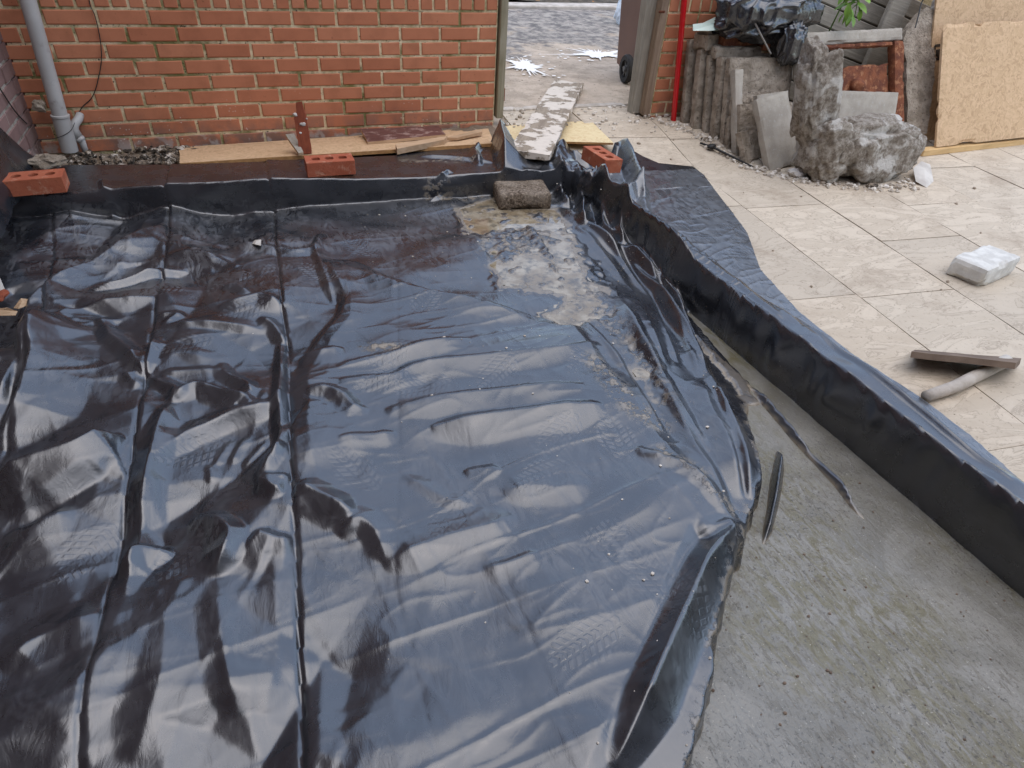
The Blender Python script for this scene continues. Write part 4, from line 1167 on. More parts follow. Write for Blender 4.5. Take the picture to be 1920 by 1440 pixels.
def board(name, quad, th, material, label, cat, group=None, edge_mat=None, sub=6, sag=.0, seed=0):
    """a flat board given by its four top corners"""
    q = [Vector(p) for p in quad]
    n = (q[1]-q[0]).cross(q[3]-q[0]).normalized()
    vs, fs = [], []
    m = sub
    for lay_ in (0, 1):
        for j in range(m+1):
            for i in range(m+1):
                u, v = i/m, j/m
                p = (q[0]*(1-u)+q[1]*u)*(1-v)+(q[3]*(1-u)+q[2]*u)*v
                jit = Vector((0, 0, 0))
                if i in (0, m) or j in (0, m):
                    k = float(vnoise([(p.x+seed, p.y, p.z)], 14, seed)[0])*.0035
                    jit = Vector((k, k*.7, 0))
                vs.append(p+jit-n*(th*lay_)+n*sag*math.sin(u*3.1)*math.sin(v*3.1))
    w = m+1; B = w*w
    for j in range(m):
        for i in range(m):
            a = j*w+i
            fs.append((a, a+1, a+w+1, a+w)); fs.append((B+a+w, B+a+w+1, B+a+1, B+a))
    nface = len(fs)
    for i in range(m):
        fs.append((i+1, i, B+i, B+i+1))
        a = m*w+i; fs.append((a, a+1, B+a+1, B+a))
        a = i*w; fs.append((a, a+w, B+a+w, B+a))
        a = i*w+m; fs.append((a+w, a, B+a, B+a+w))
    c = sum(q, Vector())/4
    o = mesh_obj(name, [v-c for v in vs], fs, material, None, c)
    if edge_mat:
        o.data.materials.append(edge_mat)
        for f in o.data.polygons[nface:]: f.material_index = 1
    if label: tag(o, label, cat, group)
    return o

# strand board between sheet and wall
board('strand_board', ((-1.766,-0.496,0.118), (-.16, -.48, .128), (-.05, -.03, .075), (-1.80, -.03, .045)), .018, M['osb'],
      'long strip of pale strand board between the black sheet and the brick wall', 'board', None, M['osb_edge'], 16, .0, 3)
board('strand_board', ((-0.086,-0.344,0.100), (0.571,-0.504,0.100), (0.650,-0.022,0.085), (0.048,-0.050,0.085)), .012, M['ply_yellow'],
      'pale yellow board lying flat under the plaster-caked plank', 'board', None, M['osb_edge'], 8, 0, 5)
# things lying on that board
board('skirting_board', ((-0.828,-0.313,0.115), (-0.383,-0.282,0.125), (-0.381,-0.107,0.120), (-0.827,-0.053,0.105)), .016, M['dark_board'],
      'dark maroon varnished board lying flat against the foot of the wall', 'board', None, M['raw_timber'], 8, 0, 7)
board('timber_offcut', ((-0.715,-0.553,0.150), (-0.439,-0.448,0.150), (-0.405,-0.388,0.150), (-0.709,-0.483,0.152)), .03, M['raw_timber'],
      'small raw timber offcut lying on the strand board near the sheet edge', 'timber', None, M['raw_timber'], 5, 0, 9)
board('timber_offcut', ((-0.341,-0.378,0.135), (-0.169,-0.298,0.135), (-0.154,-0.250,0.135), (-0.409,-0.368,0.135)), .015, M['raw_timber'],
      'thin sliver of raw timber tucked under the raised fold of the sheet', 'timber', None, M['raw_timber'], 4, 0, 11)
board('wood_strip', ((-1.210,-0.538,0.150), (-1.186,-0.526,0.150), (-1.208,-0.336,0.185), (-1.254,-0.346,0.185)), .012, M['post_grey'],
      'thin grey wood strip leaning left of the splintered red timber', 'timber', None, M['raw_timber'], 4, 0, 13)
# splintered upright timber
pb = Vector((-1.172,-0.461,0.125)); y_ = pb.y
top = Vector((pb.x-.006, y_+.035, .36))
bm = bmesh.new()
ns = 14
prof = [(-.030, -.018), (.030, -.018), (.034, .014), (-.026, .018)]
rows = []
for k in range(ns+1):
    t_ = k/ns
    c_ = pb.lerp(top, t_)
    wl_ = 1.0 - .35*max(0, t_-.72)/.28
    nn = float(vnoise([(t_*9, 3, 1)], 1.3, 5)[0])*.006
    rows.append([bm.verts.new((c_.x+px_*wl_+(nn if px_ < 0 else -nn*.4) + (.012 if (t_ > .74 and px_ < 0) else 0), c_.y+py_, c_.z+(random.uniform(-.012, .012) if k == ns else 0))) for px_, py_ in prof])
for r0, r1 in zip(rows, rows[1:]):
    for k in range(4): bm.faces.new((r0[k], r0[(k+1) % 4], r1[(k+1) % 4], r1[k]))
bm.faces.new(rows[0][::-1]); bm.faces.new(rows[-1])
st = bm_obj('splintered_timber', bm, M['red_timber'])
tag(st, 'upright splintered red-brown timber stump behind the middle perforated brick', 'timber')
for k, (dx, z_, s_) in enumerate(((-.026, .31, .016), (.004, .265, .02), (-.012, .225, .01), (.026, .29, .008))):
    bm = rock_bm(s_*.6, 30+k, 2, .4, 2, (1.2, .4, .8))
    bm_obj('plaster_blob', bm, M['lump_white'], st, (pb.x+dx, y_-.018+.035*(z_-.125)/.235, z_), (0, 0, 0), True)

# crumbly debris between the sheet and the wall at the left
def rubble_strip():
    bm = bmesh.new()
    rr = random.Random(3)
    for k in range(300):
        x = rr.uniform(-2.36, -1.70); y = rr.uniform(-.30, -.03) if x > -2.1 else rr.uniform(-.36, -.08)
        s_ = rr.choice([.007, .009, .012, .016, .022])*rr.uniform(.7, 1.2)
        g_ = bmesh.ops.create_icosphere(bm, subdivisions=2 if s_ > .014 else 1, radius=s_)
        c_ = Vector((x, y, .045+rr.uniform(-.02, .02)))
        fx, fy, fz = rr.uniform(.7, 1.5), rr.uniform(.6, 1.2), rr.uniform(.5, .9)
        for v in g_['verts']:
            k_ = 1+rr.uniform(-.25, .25)
            v.co = c_+Vector((v.co.x*fx*k_, v.co.y*fy*k_, v.co.z*fz*k_))
    return bm
o = bm_obj('rubble', rubble_strip(), M['rubble_dark']); o['kind'] = 'stuff'
o['label'] = 'tarry black and white rubble at the foot of the wall beside the downpipe'

def single_rock(name, loc, r, flat, seed, material, label, cat, group=None, sub=3, amp=.3, freq=2.2, rot=(0, 0, 0)):
    o = bm_obj(name, rock_bm(r, seed, sub, amp, freq, flat), material, None, loc, rot, False)
    return tag(o, label, cat, group)
rk = (-2.318,-0.521,0.150)
single_rock('stone_lump', (rk[0], rk[1]+.04, .155), .06, (1.2, .8, .5), 3, M['concrete'], 'rounded grey lump of render behind the leftmost perforated brick', 'rubble')
rk = (-2.319,-0.256,0.350)
single_rock('mortar_lump', (-2.368,-0.080,0.292), .03, (1, .8, 1.1), 5, M['concrete'], 'small pale lump of mortar stuck on the house wall beside the downpipe', 'mortar')

# downpipe
pt, pbm = Vector((-2.271,-0.075,0.745)), Vector((-2.302,-0.085,0.073))
dn = thing('downpipe', pbm, 'tall grey plastic downpipe in the corner of the house and garden wall', 'pipe')
ax_ = (pt-pbm)
end = ax_*1.9
bm_obj('pipe', tube_bm([(0, 0, 0), end], .034, 24), M['grey_plastic'], dn, smooth=True)
s0 = ax_*.0; s1 = ax_*.255
bm_obj('socket', tube_bm([ax_*-.005, ax_*.24, ax_*.245, ax_*.258, ax_*.262], [.0385, .0385, .042, .042, .036], 24), M['grey_plastic'], dn, smooth=True)
for o in dn.children:
    md = o.modifiers.new('edge', 'EDGE_SPLIT')
# little waste pipe with an elbow beside it
wp = thing('waste_pipe', (-2.237,-0.060,0.023), 'short crooked grey waste pipe with an elbow beside the downpipe', 'pipe')
base = Vector(wp.location)
pp = [Vector((-2.238,-0.060,0.020)), Vector((-2.241,-0.055,0.114)), Vector((-2.250,-0.053,0.125)), Vector((-2.261,-0.050,0.164)), Vector((-2.252,-0.045,0.189)), Vector((-2.230,-0.020,0.209)), Vector((-2.223,0.000,0.224))]
bm_obj('pipe', tube_bm([p-base for p in pp[:3]], .0155, 16), M['grey_plastic'], wp, smooth=True)
bm_obj('elbow', tube_bm([p-base for p in pp[2:]], [.021, .021, .021, .02, .018], 16), M['grey_plastic'], wp, smooth=True)
bm_obj('collar', tube_bm([pp[1]-base-(pp[1]-pp[0])*.05, pp[2]-base], .0215, 16), M['grey_plastic'], wp, smooth=True)

def cable(name, pts, r, label, material=None):
    P_ = [Vector(p) for p in pts]
    # Catmull-Rom
    out = []
    for i in range(len(P_)-1):
        p0, p1, p2, p3 = P_[max(i-1, 0)], P_[i], P_[i+1], P_[min(i+2, len(P_)-1)]
        for k in range(6):
            t_ = k/6
            out.append(.5*((2*p1)+(p2-p0)*t_+(2*p0-5*p1+4*p2-p3)*t_*t_+(3*p1-p0-3*p2+p3)*t_**3))
    out.append(P_[-1])
    o = bm_obj(name, tube_bm(out, r, 8), material or M['black_plastic'], None, smooth=True)
    return tag(o, label, 'cable')
cable('wall_cable', [(-1.997,-0.004,0.866), (-2.036,-0.005,0.737), (-2.030,-0.006,0.670), (-2.035,-0.006,0.578), (-2.054,-0.007,0.483), (-2.096,-0.006,0.386), (-2.144,-0.005,0.306), (-2.200,-0.004,0.261), (-2.233,-0.004,0.221)], .0022, 'thin black cable hanging down the red garden wall')
cable('house_cable', [(-2.437, y, z) for y, z in ((-.62, 1.0), (-.55, .80), (-.42, .58), (-.30, .40), (-.22, .30), (-.12, .22))], .003, 'thin black cable running down the plum house wall')
cable('tie_wire', [(-2.413,-0.140,0.149), (-2.358,-0.130,0.146), (-2.304,-0.125,0.158), (-2.262,-0.115,0.179), (-2.242,-0.080,0.206)], .0016, 'thin wire looped round the foot of the grey downpipe')

# little scraps on the sheet
def scrap(name, pts, label, material, cat='scrap', lift=.012, seed=1):
    P_ = [Vector(p) for p in pts]; c_ = sum(P_, Vector())/len(P_)
    vs = [Vector((0, 0, .006))]; n = len(P_)
    for i, p in enumerate(P_):
        v = p-c_; v.z += lift*float(vnoise([(p.x*9+i, p.y*9, seed)], 1.7, seed)[0]); vs.append(v*.5+Vector((0, 0, .004))); vs.append(v)
    fs = []
    for i in range(n):
        a, b = 1+2*i, 1+2*((i+1) % n)
        fs += [(0, a, b), (a, a+1, b+1, b)]
    o = mesh_obj(name, vs, fs, material, None, c_)
    sm = o.modifiers.new('thickness', 'SOLIDIFY'); sm.thickness = .002
    return tag(o, label, cat)
scrap('paper_scrap', [(-1.481,-1.309,0.050), (-1.469,-1.280,0.050), (-1.444,-1.296,0.050), (-1.449,-1.336,0.050), (-1.471,-1.331,0.050)], 'tiny white scrap on the wrinkled sheet below the back rim', M['white_dust'])
scrap('plastic_scrap', [(-2.369,-1.401,0.050), (-2.354,-1.413,0.050), (-2.318,-1.514,0.050), (-2.321,-1.540,0.050), (-2.352,-1.505,0.050)], 'white plastic scrap at the left edge of the sheet', M['white_dust'])
scrap('wood_scrap', [(-2.271,-1.638,0.050), (-2.248,-1.613,0.060), (-2.226,-1.593,0.050), (-2.226,-1.623,0.050), (-2.251,-1.661,0.050)], 'pale cream shard beside the brown timber bit at the left edge', M['raw_timber'])
scrap('wood_scrap', [(-2.324,-1.643,0.050), (-2.276,-1.672,0.060), (-2.254,-1.667,0.050), (-2.255,-1.695,0.050), (-2.315,-1.688,0.050)], 'flat buff shard lowest of the litter at the left edge', M['raw_timber'])
rk = (-2.320,-1.571,0.050)
single_rock('timber_bit', (rk[0], rk[1], .06), .03, (.8, 1.3, .5), 8, M['red_timber'], 'brown broken bit at the left edge among pale shards', 'debris', sub=2)

# ------------------------------------------------------------------ gate gap
gp = thing('gate_post', (.03, .03, .0), 'weathered greenish timber strip fixed to the end of the long garden wall', 'post')
bm_obj('post', box_bm(.045, .09, .96, .004, 1, 0, 0, .60), M['post_green'], gp)
bm_obj('hinge', box_bm(.008, .05, .075, .002, 1, .0255, -.012, .255), M['rust'], gp)
A1, A2 = Vector((1.042,0.100,0.179)), Vector((1.023,0.100,0.754))
gp2 = thing('gate_post', (A1.x-.005, .11, .085), 'broad pale grey gate post standing right of the brown bin', 'post')
dx = (A2.x-A1.x)/(A2.z-A1.z)
bm = box_bm(.085, .07, 1.02, .006, 2, 0, 0, .51)
for v in bm.verts: v.co.x += v.co.z*dx
bm_obj('post', bm, M['post_grey'], gp2)
B1, B2 = Vector((1.081,0.040,0.167)), Vector((1.077,0.040,0.763))
gp3 = thing('gate_post', (B1.x-.005, .042, .088), 'narrow brown gate post fixed to the brick wall end', 'post')
dx = (B2.x-B1.x)/(B2.z-B1.z)
bm = box_bm(.055, .07, 1.0, .006, 2, 0, 0, .5)
for v in bm.verts:
    v.co.x += v.co.z*dx + .004*math.sin(v.co.z*9)
bm_obj('post', bm, M['post_brown'], gp3)
kb = (1.033,0.005,0.705)
bm_obj('latch_pin', tube_bm([(0, 0, 0), (.02, -.03, .004)], .007, 10), M['rust'], gp3, (kb[0]-B1.x+.005, kb[1]-.042, kb[2]-.088))

# brown bin in the alley
bl = Vector((1.482,1.241,0.085)); 
bin_ = thing('wheelie_bin', (1.62, 1.06, .085), 'brown wheelie bin standing in the alley behind the grey gate post', 'bin')
bm = bmesh.new()
bw, bd, bh = .25, .27, .95
vv = []
for z_, k in ((.04, .80), (bh, 1.0)):
    vv.append([bm.verts.new((sx*bw*k, sy*bd*k, z_)) for sx, sy in ((-1, -1), (1, -1), (1, 1), (-1, 1))])
for i in range(4): bm.faces.new((vv[0][i], vv[0][(i+1) % 4], vv[1][(i+1) % 4], vv[1][i]))
bm.faces.new(vv[0][::-1]); bm.faces.new(vv[1])
bmesh.ops.bevel(bm, geom=list(bm.edges), offset=.02, segments=3, affect='EDGES')
bm_obj('body', bm, M['brown_plastic'], bin_, smooth=False)
bm_obj('lid', box_bm(.56, .6, .05, .02, 2, 0, 0, .985), M['brown_plastic'], bin_)
def wheel(parent, loc):
    tyre = bm_obj('wheel', bmesh.new(), M['rubber'], parent, loc)
    bm = bmesh.new()
    R, r_, wd = .10, .062, .045
    prof = [(r_, -wd/2), (R*.93, -wd/2), (R, -wd/4), (R, wd/4), (R*.93, wd/2), (r_, wd/2)]
    rings = []
    for k in range(32):
        th = 2*math.pi*k/32
        rings.append([bm.verts.new((x_, r0*math.cos(th), r0*math.sin(th))) for r0, x_ in prof])
    for k in range(32):
        a, b = rings[k], rings[(k+1) % 32]
        for q in range(6): bm.faces.new((a[q], a[(q+1) % 6], b[(q+1) % 6], b[q]))
    bm.to_mesh(tyre.data); bm.free()
    bm = bmesh.new()
    g_ = bmesh.ops.create_cone(bm, cap_ends=True, segments=24, radius1=.02, radius2=.02, depth=.05, matrix=Matrix.Rotation(math.pi/2, 4, 'Y'))
    for k in range(6):
        th = math.pi*2*k/6
        b2_ = bmesh.ops.create_cube(bm, size=1)
        bmesh.ops.scale(bm, vec=(.02, .05, .014), verts=b2_['verts'])
        bmesh.ops.translate(bm, vec=(0, .04, 0), verts=b2_['verts'])
        bmesh.ops.rotate(bm, cent=(0, 0, 0), matrix=Matrix.Rotation(th, 3, 'X'), verts=b2_['verts'])
    bm_obj('rim', bm, M['wheel_grey'], tyre)
WH = Vector((1.308,0.740,0.085))
bin_.location = (WH.x+.315, WH.y+.26, .085)
bin_.rotation_euler = (0, 0, math.radians(-6))
wheel(bin_, (-.265, -.17, .10)); wheel(bin_, (.265, -.17, .10))

# white bag further up the alley
bg = bm_obj('white_bag', rock_bm(.2, 9, 4, .35, 2.0, (.55, .5, 1.3)), M['clear_bag'], None, (2.55, 3.2, .28), (0, .3, 0), False)
tag(bg, 'pale translucent rubbish bag in the alley beside the brown bin', 'bag')

# white paint on the alley floor
def splash(name, c_, rx, ry, seed, label):
    rr = random.Random(seed)
    n = 110; vs = [(0, 0, 0)]; fs = []
    for k in range(n):
        th = 2*math.pi*k/n
        sp = 1+.25*math.sin(th*5+seed)
        r0 = .55+.15*rr.random()
        if rr.random() < .42: r0 += rr.random()**2*1.0
        vs.append((rx*r0*math.cos(th)*sp, ry*r0*math.sin(th)*sp, 0))
    for k in range(n): fs.append((0, 1+k, 1+(k+1) % n))
    m0 = len(vs)
    for k in range(34):
        th = rr.uniform(0, 6.28); q = rr.uniform(.8, 1.9); s_ = rr.uniform(.004, .015)
        x_, y_ = rx*q*math.cos(th), ry*q*math.sin(th); b0 = len(vs)
        for i in range(7):
            a_ = i/7*6.283; vs.append((x_+s_*1.2*math.cos(a_)*(1+.4*rr.random()), y_+s_*math.sin(a_)*(1+.4*rr.random()), 0))
        fs.append(tuple(range(b0, b0+7)))
    o = mesh_obj(name, vs, fs, M['paint_white'], None, (c_[0], c_[1], .0945))
    return tag(o, label, 'paint splash')
splash('paint_splash', (0.732,1.423,0.085), .15, .27, 3, 'star-shaped white paint splash on the alley floor beyond the plank')
splash('paint_splash', (1.55, 1.78), .30, .17, 5, 'wide ragged white paint splash on the alley floor near the bin wheel')

# threshold strip across the gap
bm = rough_box_bm(1.02, .07, .05, .03, .003, .012, 3, 25)
o = bm_obj('threshold', bm, M['kerb_pale'], None, (.53, .285, .048)); o['kind'] = 'structure'

# ------------------------------------------------------------------ right-hand side: pole, stacked slabs, rubble
def tilt(o, base, yaw=0.0, back=0.0, side=0.0):
    """stand a thing at base, turned by yaw, leaning back and sideways"""
    o.matrix_world = Matrix.Translation(base) @ Matrix.Rotation(yaw, 4, 'Z') @ Matrix.Rotation(side, 4, 'Y') @ Matrix.Rotation(-back, 4, 'X')
    return o
p0, p1 = Vector((1.217,-0.100,0.068)), Vector((1.165,-0.040,0.776))
d_ = p1-p0
pole = thing('red_pole', p0, 'glossy red metal pole leaning on the wall end beside the stacked slabs', 'pole')
bm_obj('tube', tube_bm([(0, 0, 0), d_*1.6], .0175, 20), M['red_paint'], pole, smooth=True)
for o in pole.children: o.modifiers.new('edge', 'EDGE_SPLIT')

slabs = [ # left bottom corner (ground), width, height, thickness, yaw deg, lean back, side lean, label, new?
 ((1.251,-0.161,0.081), .45, .50, .034, 0, .20, -.015, 'rearmost old concrete slab of the row, next to the red pole'),
 ((1.274,-0.260,0.072), .45, .47, .046, 2, .22, .012, 'second old concrete slab of the row counted from the red pole'),
 ((1.318,-0.320,0.065), .45, .46, .030, -1, .25, -.02, 'third old concrete slab of the row counted from the red pole'),
 ((1.335,-0.411,0.052), .45, .48, .050, 2, .23, .01, 'fourth slab of the row with a thick pitted end, just behind the broad-faced one'),
 ((1.361,-0.485,0.041), .47, .50, .045, 0, .27, 0, 'broad rough-faced concrete slab at the front of the tall row'),
]
for k, (b, w_, h_, th_, yw, bk, sdl_, lab) in enumerate(slabs):
    bm = rough_box_bm(w_, th_, h_, .016, .0016, .0015, 40+k, 45, .0008)
    bmesh.ops.translate(bm, vec=(w_/2, th_/2, 0), verts=bm.verts)
    o = bm_obj('concrete_slab', bm, M['concrete'], smooth=False)
    tilt(o, Vector(b)+Vector((0, 0, -.006)), math.radians(yw), bk, sdl_)
    tag(o, lab, 'slab', 'concrete slabs stacked on edge by the wall')
def slab(name, b, w_, h_, th_, yw, bk, sd_, lab, mat, seed, amp=.001, chip=.004, cell=.025, cat='slab', group='concrete slabs stacked on edge by the wall'):
    bm = rough_box_bm(w_, th_, h_, cell, amp, chip, seed, 25, .0012)
    bmesh.ops.translate(bm, vec=(w_/2, th_/2, 0), verts=bm.verts)
    o = bm_obj(name, bm, mat)
    tilt(o, Vector(b), math.radians(yw), bk, sd_)
    return tag(o, lab, cat, group)
slab('concrete_slab', Vector((1.351,-0.540,0.033))+Vector((0, 0, -.004)), .30, .30, .03, 0, .28, 0, 'short broken slab with a ragged end in front of the broad-faced slab', M['concrete'], 52, .004, .02)
slab('concrete_slab', Vector((1.377,-0.634,0.020))+Vector((-.01, 0, -.004)), .40, .30, .05, 0, .30, 0, 'plain low slab behind the tilted paver', M['concrete'], 53)
slab('concrete_slab', Vector((1.359,-0.639,0.019)), .062, .50, .05, 2, .42, 0, 'narrow pale clean-edged slab piece standing upright in front of the row', M['paver'], 54)
# tilted paver and its neighbours: given by corners
def panel(name, bl, br, tr, tl, th, mat, lab, cat, group=None, seed=0, amp=.0009, chip=.004, cell=.02):
    bl, br, tr, tl = [Vector(p) for p in (bl, br, tr, tl)]
    w_ = ((br-bl).length+(tr-tl).length)/2; h_ = ((tl-bl).length+(tr-br).length)/2
    bm = rough_box_bm(w_, th, h_, cell, amp, chip, seed, 25, .0012)
    bmesh.ops.translate(bm, vec=(w_/2, th/2, 0), verts=bm.verts)
    xa = ((br-bl)+(tr-tl)).normalized(); za = ((tl-bl)+(tr-br)); za = (za-xa*za.dot(xa)).normalized(); ya = za.cross(xa)
    c_ = (bl+br+tr+tl)/4 - xa*w_/2 - za*h_/2
    o = bm_obj(name, bm, mat)
    o.matrix_world = Matrix(((xa.x, ya.x, za.x, c_.x), (xa.y, ya.y, za.y, c_.y), (xa.z, ya.z, za.z, c_.z), (0, 0, 0, 1)))
    return tag(o, lab, cat, group) if lab else o
panel('paver', (1.533,-0.843,0.001), (1.705,-0.800,0.041), (1.629,-0.620,0.374), (1.303,-0.680,0.357), .045, M['paver'], 'clean grey paver tilted on its corner against the stack', 'slab', 'concrete slabs stacked on edge by the wall', 61)
panel('paver', (1.523,-0.600,0.141), (1.743,-0.600,0.164), (1.705,-0.520,0.365), (1.478,-0.520,0.343), .04, M['paver'], 'grey paver almost hidden behind the tilted clean paver', 'slab', 'concrete slabs stacked on edge by the wall', 62)
panel('paver_fragment', (1.383,-0.743,0.008), (1.572,-0.660,0.007), (1.500,-0.600,0.161), (1.308,-0.660,0.173), .035, M['concrete'], 'small broken slab fragment at the foot of the tilted paver', 'slab', 'concrete slabs stacked on edge by the wall', 63, .004, .02)

# big L shaped lump of old concrete
lump = thing('concrete_lump', (1.85, -1.0, 0), 'big L-shaped lump of pebbly old concrete with white lime patches', 'rubble')
bm = bmesh.new()
def blob(cx, cy, cz, rx, ry, rz, seed, sub=5, amp=.22, tx=0.0):
    bmesh.ops.create_icosphere(bm, subdivisions=sub, radius=1)
    n_ = len(bm.verts); vs = list(bm.verts)[blob.n:]
    blob.n = n_
    P_ = np.array([v.co[:] for v in vs])
    k = fbm(P_, 1.5, seed, 3)*amp + fbm(P_, 5, seed+9, 4)*.085 - .05*np.abs(vnoise(P_, 3.1, seed+31))
    e = .62
    for v, q in zip(vs, k):
        c_ = [math.copysign(abs(a_)**e, a_) for a_ in v.co]
        z_ = c_[2]*rz*(1+q)
        v.co = Vector((cx+c_[0]*rx*(1+q)+tx*z_, cy+c_[1]*ry*(1+q), max(cz+z_, .002)))
blob.n = 0
la = [Vector((1.518,-1.000,0.114)), Vector((2.410,-1.000,0.095))]
xm = (la[0].x+la[1].x)/2-1.85
blob(xm+.02, .0, .165, .315, .165, .16, 3)
va = Vector((1.504,-0.920,0.498))
blob(va.x-1.85+.012, .05, va.z-.05, .105, .10, .275, 8, 5, .2, -.28)
blob(va.x-1.85+.17, .02, .17, .15, .14, .17, 15, 5, .2, -.1)
bm_obj('body', bm, M['lump'], lump, smooth=True)

# cast iron manhole frame standing on edge
fy = -.52
fbl, fbr, ftr, ftl = Vector((1.790,-0.660,0.108)), Vector((2.684,-0.620,0.129)), Vector((2.593,-0.360,0.682)), Vector((1.830,-0.360,0.659))
mf = panel('manhole_frame', fbl, fbr, ftr, ftl, .001, None, None, None)
FM = mf.matrix_world.copy(); bpy.data.objects.remove(mf)
frame = thing('manhole_frame', (0, 0, 0), 'rusty manhole frame set in a concrete surround standing on edge', 'manhole frame')
frame.matrix_world = FM
fw_ = ((fbr-fbl).length+(ftr-ftl).length)/2; fh_ = ((ftl-fbl).length+(ftr-fbr).length)/2
def bar(nm, x0, x1, z0, z1, y0, y1, mat, seed):
    bm = rough_box_bm(x1-x0, y1-y0, z1-z0, .02, .0025, .010, seed, 28)
    bmesh.ops.translate(bm, vec=((x0+x1)/2, (y0+y1)/2, z0), verts=bm.verts)
    return bm_obj(nm, bm, mat, frame)
bar('concrete_surround', 0, fw_, fh_-.075, fh_, 0, .07, M['paver'], 71)
bar('concrete_surround', 0, .085, 0, fh_-.077, 0, .07, M['paver'], 72)
bar('iron_bar', fw_-.085, fw_+.0, 0, fh_-.078, -.012, .05, M['rust'], 73)
bar('iron_bar', .09, fw_-.09, fh_-.105, fh_-.079, -.006, .05, M['rust'], 74)
bar('iron_bar', .088, .112, .1, fh_-.108, -.004, .05, M['rust'], 75)
pl_ = bar('iron_plate', .11, fw_-.088, .05, fh_-.20, .03, .05, M['rust'], 76)
bm = rock_bm(.055, 5, 3, .12, 2, (1, .75, .95))
bm_obj('knob', bm, M['rust'], frame, (fw_*.555, .018, fh_-.33), (0, 0, 0), True)
bm_obj('rib', box_bm(.012, .02, .16, .003, 1, 0, 0, 0), M['rust'], frame, (fw_*.555, .022, fh_-.44))

panel('paver', (1.932,-0.800,0.184), (2.402,-0.800,0.176), (2.356,-0.720,0.379), (1.918,-0.720,0.418), .045, M['paver'], 'square grey paver leaning in front of the rusty manhole plate', 'slab', None, 81)
# broken pale concrete slab
def ragged(name, pts, mat, th, lab, cat, seed):
    """upright broken slab: outline in its own plane, ragged edge"""
    P_ = [Vector(p) for p in pts]
    out = []
    for a, b in zip(P_, P_[1:]+P_[:1]):
        n = max(2, int((b-a).length/.035))
        for k in range(n):
            p = a.lerp(b, k/n)
            j_ = float(fbm([(p.x*1.0, p.y, p.z)], 17, seed, 2)[0])*.011
            out.append(p+Vector((j_, 0, j_*.6)))
    c_ = sum(out, Vector())/len(out)
    nrm = (P_[1]-P_[0]).cross(P_[-1]-P_[0]).normalized()
    if nrm.y > 0: nrm = -nrm
    bm = bmesh.new()
    f = [bm.verts.new(p-c_) for p in out]; b = [bm.verts.new(p-c_-nrm*th+Vector((random.uniform(-.008, .008), 0, random.uniform(-.008, .008)))) for p in out]
    n = len(out)
    bm.faces.new(f); bm.faces.new(b[::-1])
    for i in range(n): bm.faces.new((f[i], b[i], b[(i+1) % n], f[(i+1) % n]))
    bmesh.ops.triangulate(bm, faces=[q for q in bm.faces if len(q.verts) > 4])
    bmesh.ops.recalc_face_normals(bm, faces=bm.faces)
    o = bm_obj(name, bm, mat, None, c_)
    return tag(o, lab, cat)
ragged('broken_slab', [(2.705,-0.660,0.043), (2.837,-0.660,0.100), (2.900,-0.500,0.395), (2.898,-0.450,0.515), (2.877,-0.400,0.601), (2.853,-0.350,0.718), (2.870,-0.320,0.774), (2.804,-0.310,0.797), (2.741,-0.330,0.745), (2.651,-0.360,0.673), (2.635,-0.380,0.615), (2.653,-0.520,0.373)],
       M['concrete'], .05, 'tall pale broken slab leaning right of the rusty manhole frame', 'slab', 5)
slab('rubble_piece', (2.938,-0.300,0.694), .10, .16, .06, 5, .2, .1, 'pale chunk wedged between the broken slab and the strand board', M['lump_white'], 92, .006, .03, .02, 'rubble', None)
slab('rubble_piece', (2.919,-0.280,0.762), .10, .10, .05, -8, .2, .2, 'white plaster chunk at the top beside the strand board', M['lump_white'], 93, .008, .03, .02, 'rubble', None)

# strand boards leaning at the right
panel('strand_board', (2.844,-0.620,-0.035), (4.3, -.60, -.02), (4.1, -.22, 1.15), (2.886,-0.260,1.034), .018, M['osb'], 'rear strand board with a black stamp leaning at the right edge', 'board', None, 101, .0008, .006, .06)
fr = panel('strand_board', (2.711,-0.780,0.087), (4.2, -.74, .05), (4.1, -.44, .78), (2.898,-0.500,0.695), .018, M['osb'], 'front strand board with splintered lower edge leaning at the right edge', 'board', None, 102, .0008, .012, .03)
# printed stamp: short black strokes
stp = bpy.data.objects[[o.name for o in C.objects if o.name.startswith('strand_board') and 'stamp' in o.get('label', '')][0]]
q0 = [Vector((2.882,-0.450,0.598)), Vector((2.947,-0.450,0.604)), Vector((3.001,-0.450,0.507)), Vector((2.911,-0.450,0.508))]
inv = stp.matrix_world.inverted()
def to_face(u_, v_):
    a_ = q0[0].lerp(q0[1], u_); b_ = q0[3].lerp(q0[2], u_); p = inv @ a_.lerp(b_, v_)
    return Vector((p.x, -.0025, p.z))
bm = bmesh.new()
def stroke(x0, y0, x1, y1, w_=.09):
    a_, b_ = Vector((x0, y0)), Vector((x1, y1)); d_ = (b_-a_).normalized(); n_ = Vector((-d_.y, d_.x))*w_
    bm.faces.new([bm.verts.new(to_face(*(p))) for p in (a_+n_, a_-n_, b_-n_, b_+n_)])
for s_ in ((.05, .02, .95, .02), (.05, .02, .05, .28), (.95, .02, .95, .28), (.1, .38, .9, .33), (.1, .52, .9, .50), (.45, .35, .55, .52), (.05, .66, .95, .62), (.05, .66, .5, .80), (.5, .80, .05, .95), (.05, .95, .95, .92)):
    stroke(*s_)
bm_obj('stamp', bm, M['stamp'], stp)
bm = box_bm(1.3, .06, .04, .003, 1, .65, 0, .02)
o = bm_obj('timber_batten', bm, M['pine'], None, Vector((2.686,-0.787,0.004)), (0, 0, math.radians(4)))
tag(o, 'yellow timber batten on the ground under the strand boards', 'timber')

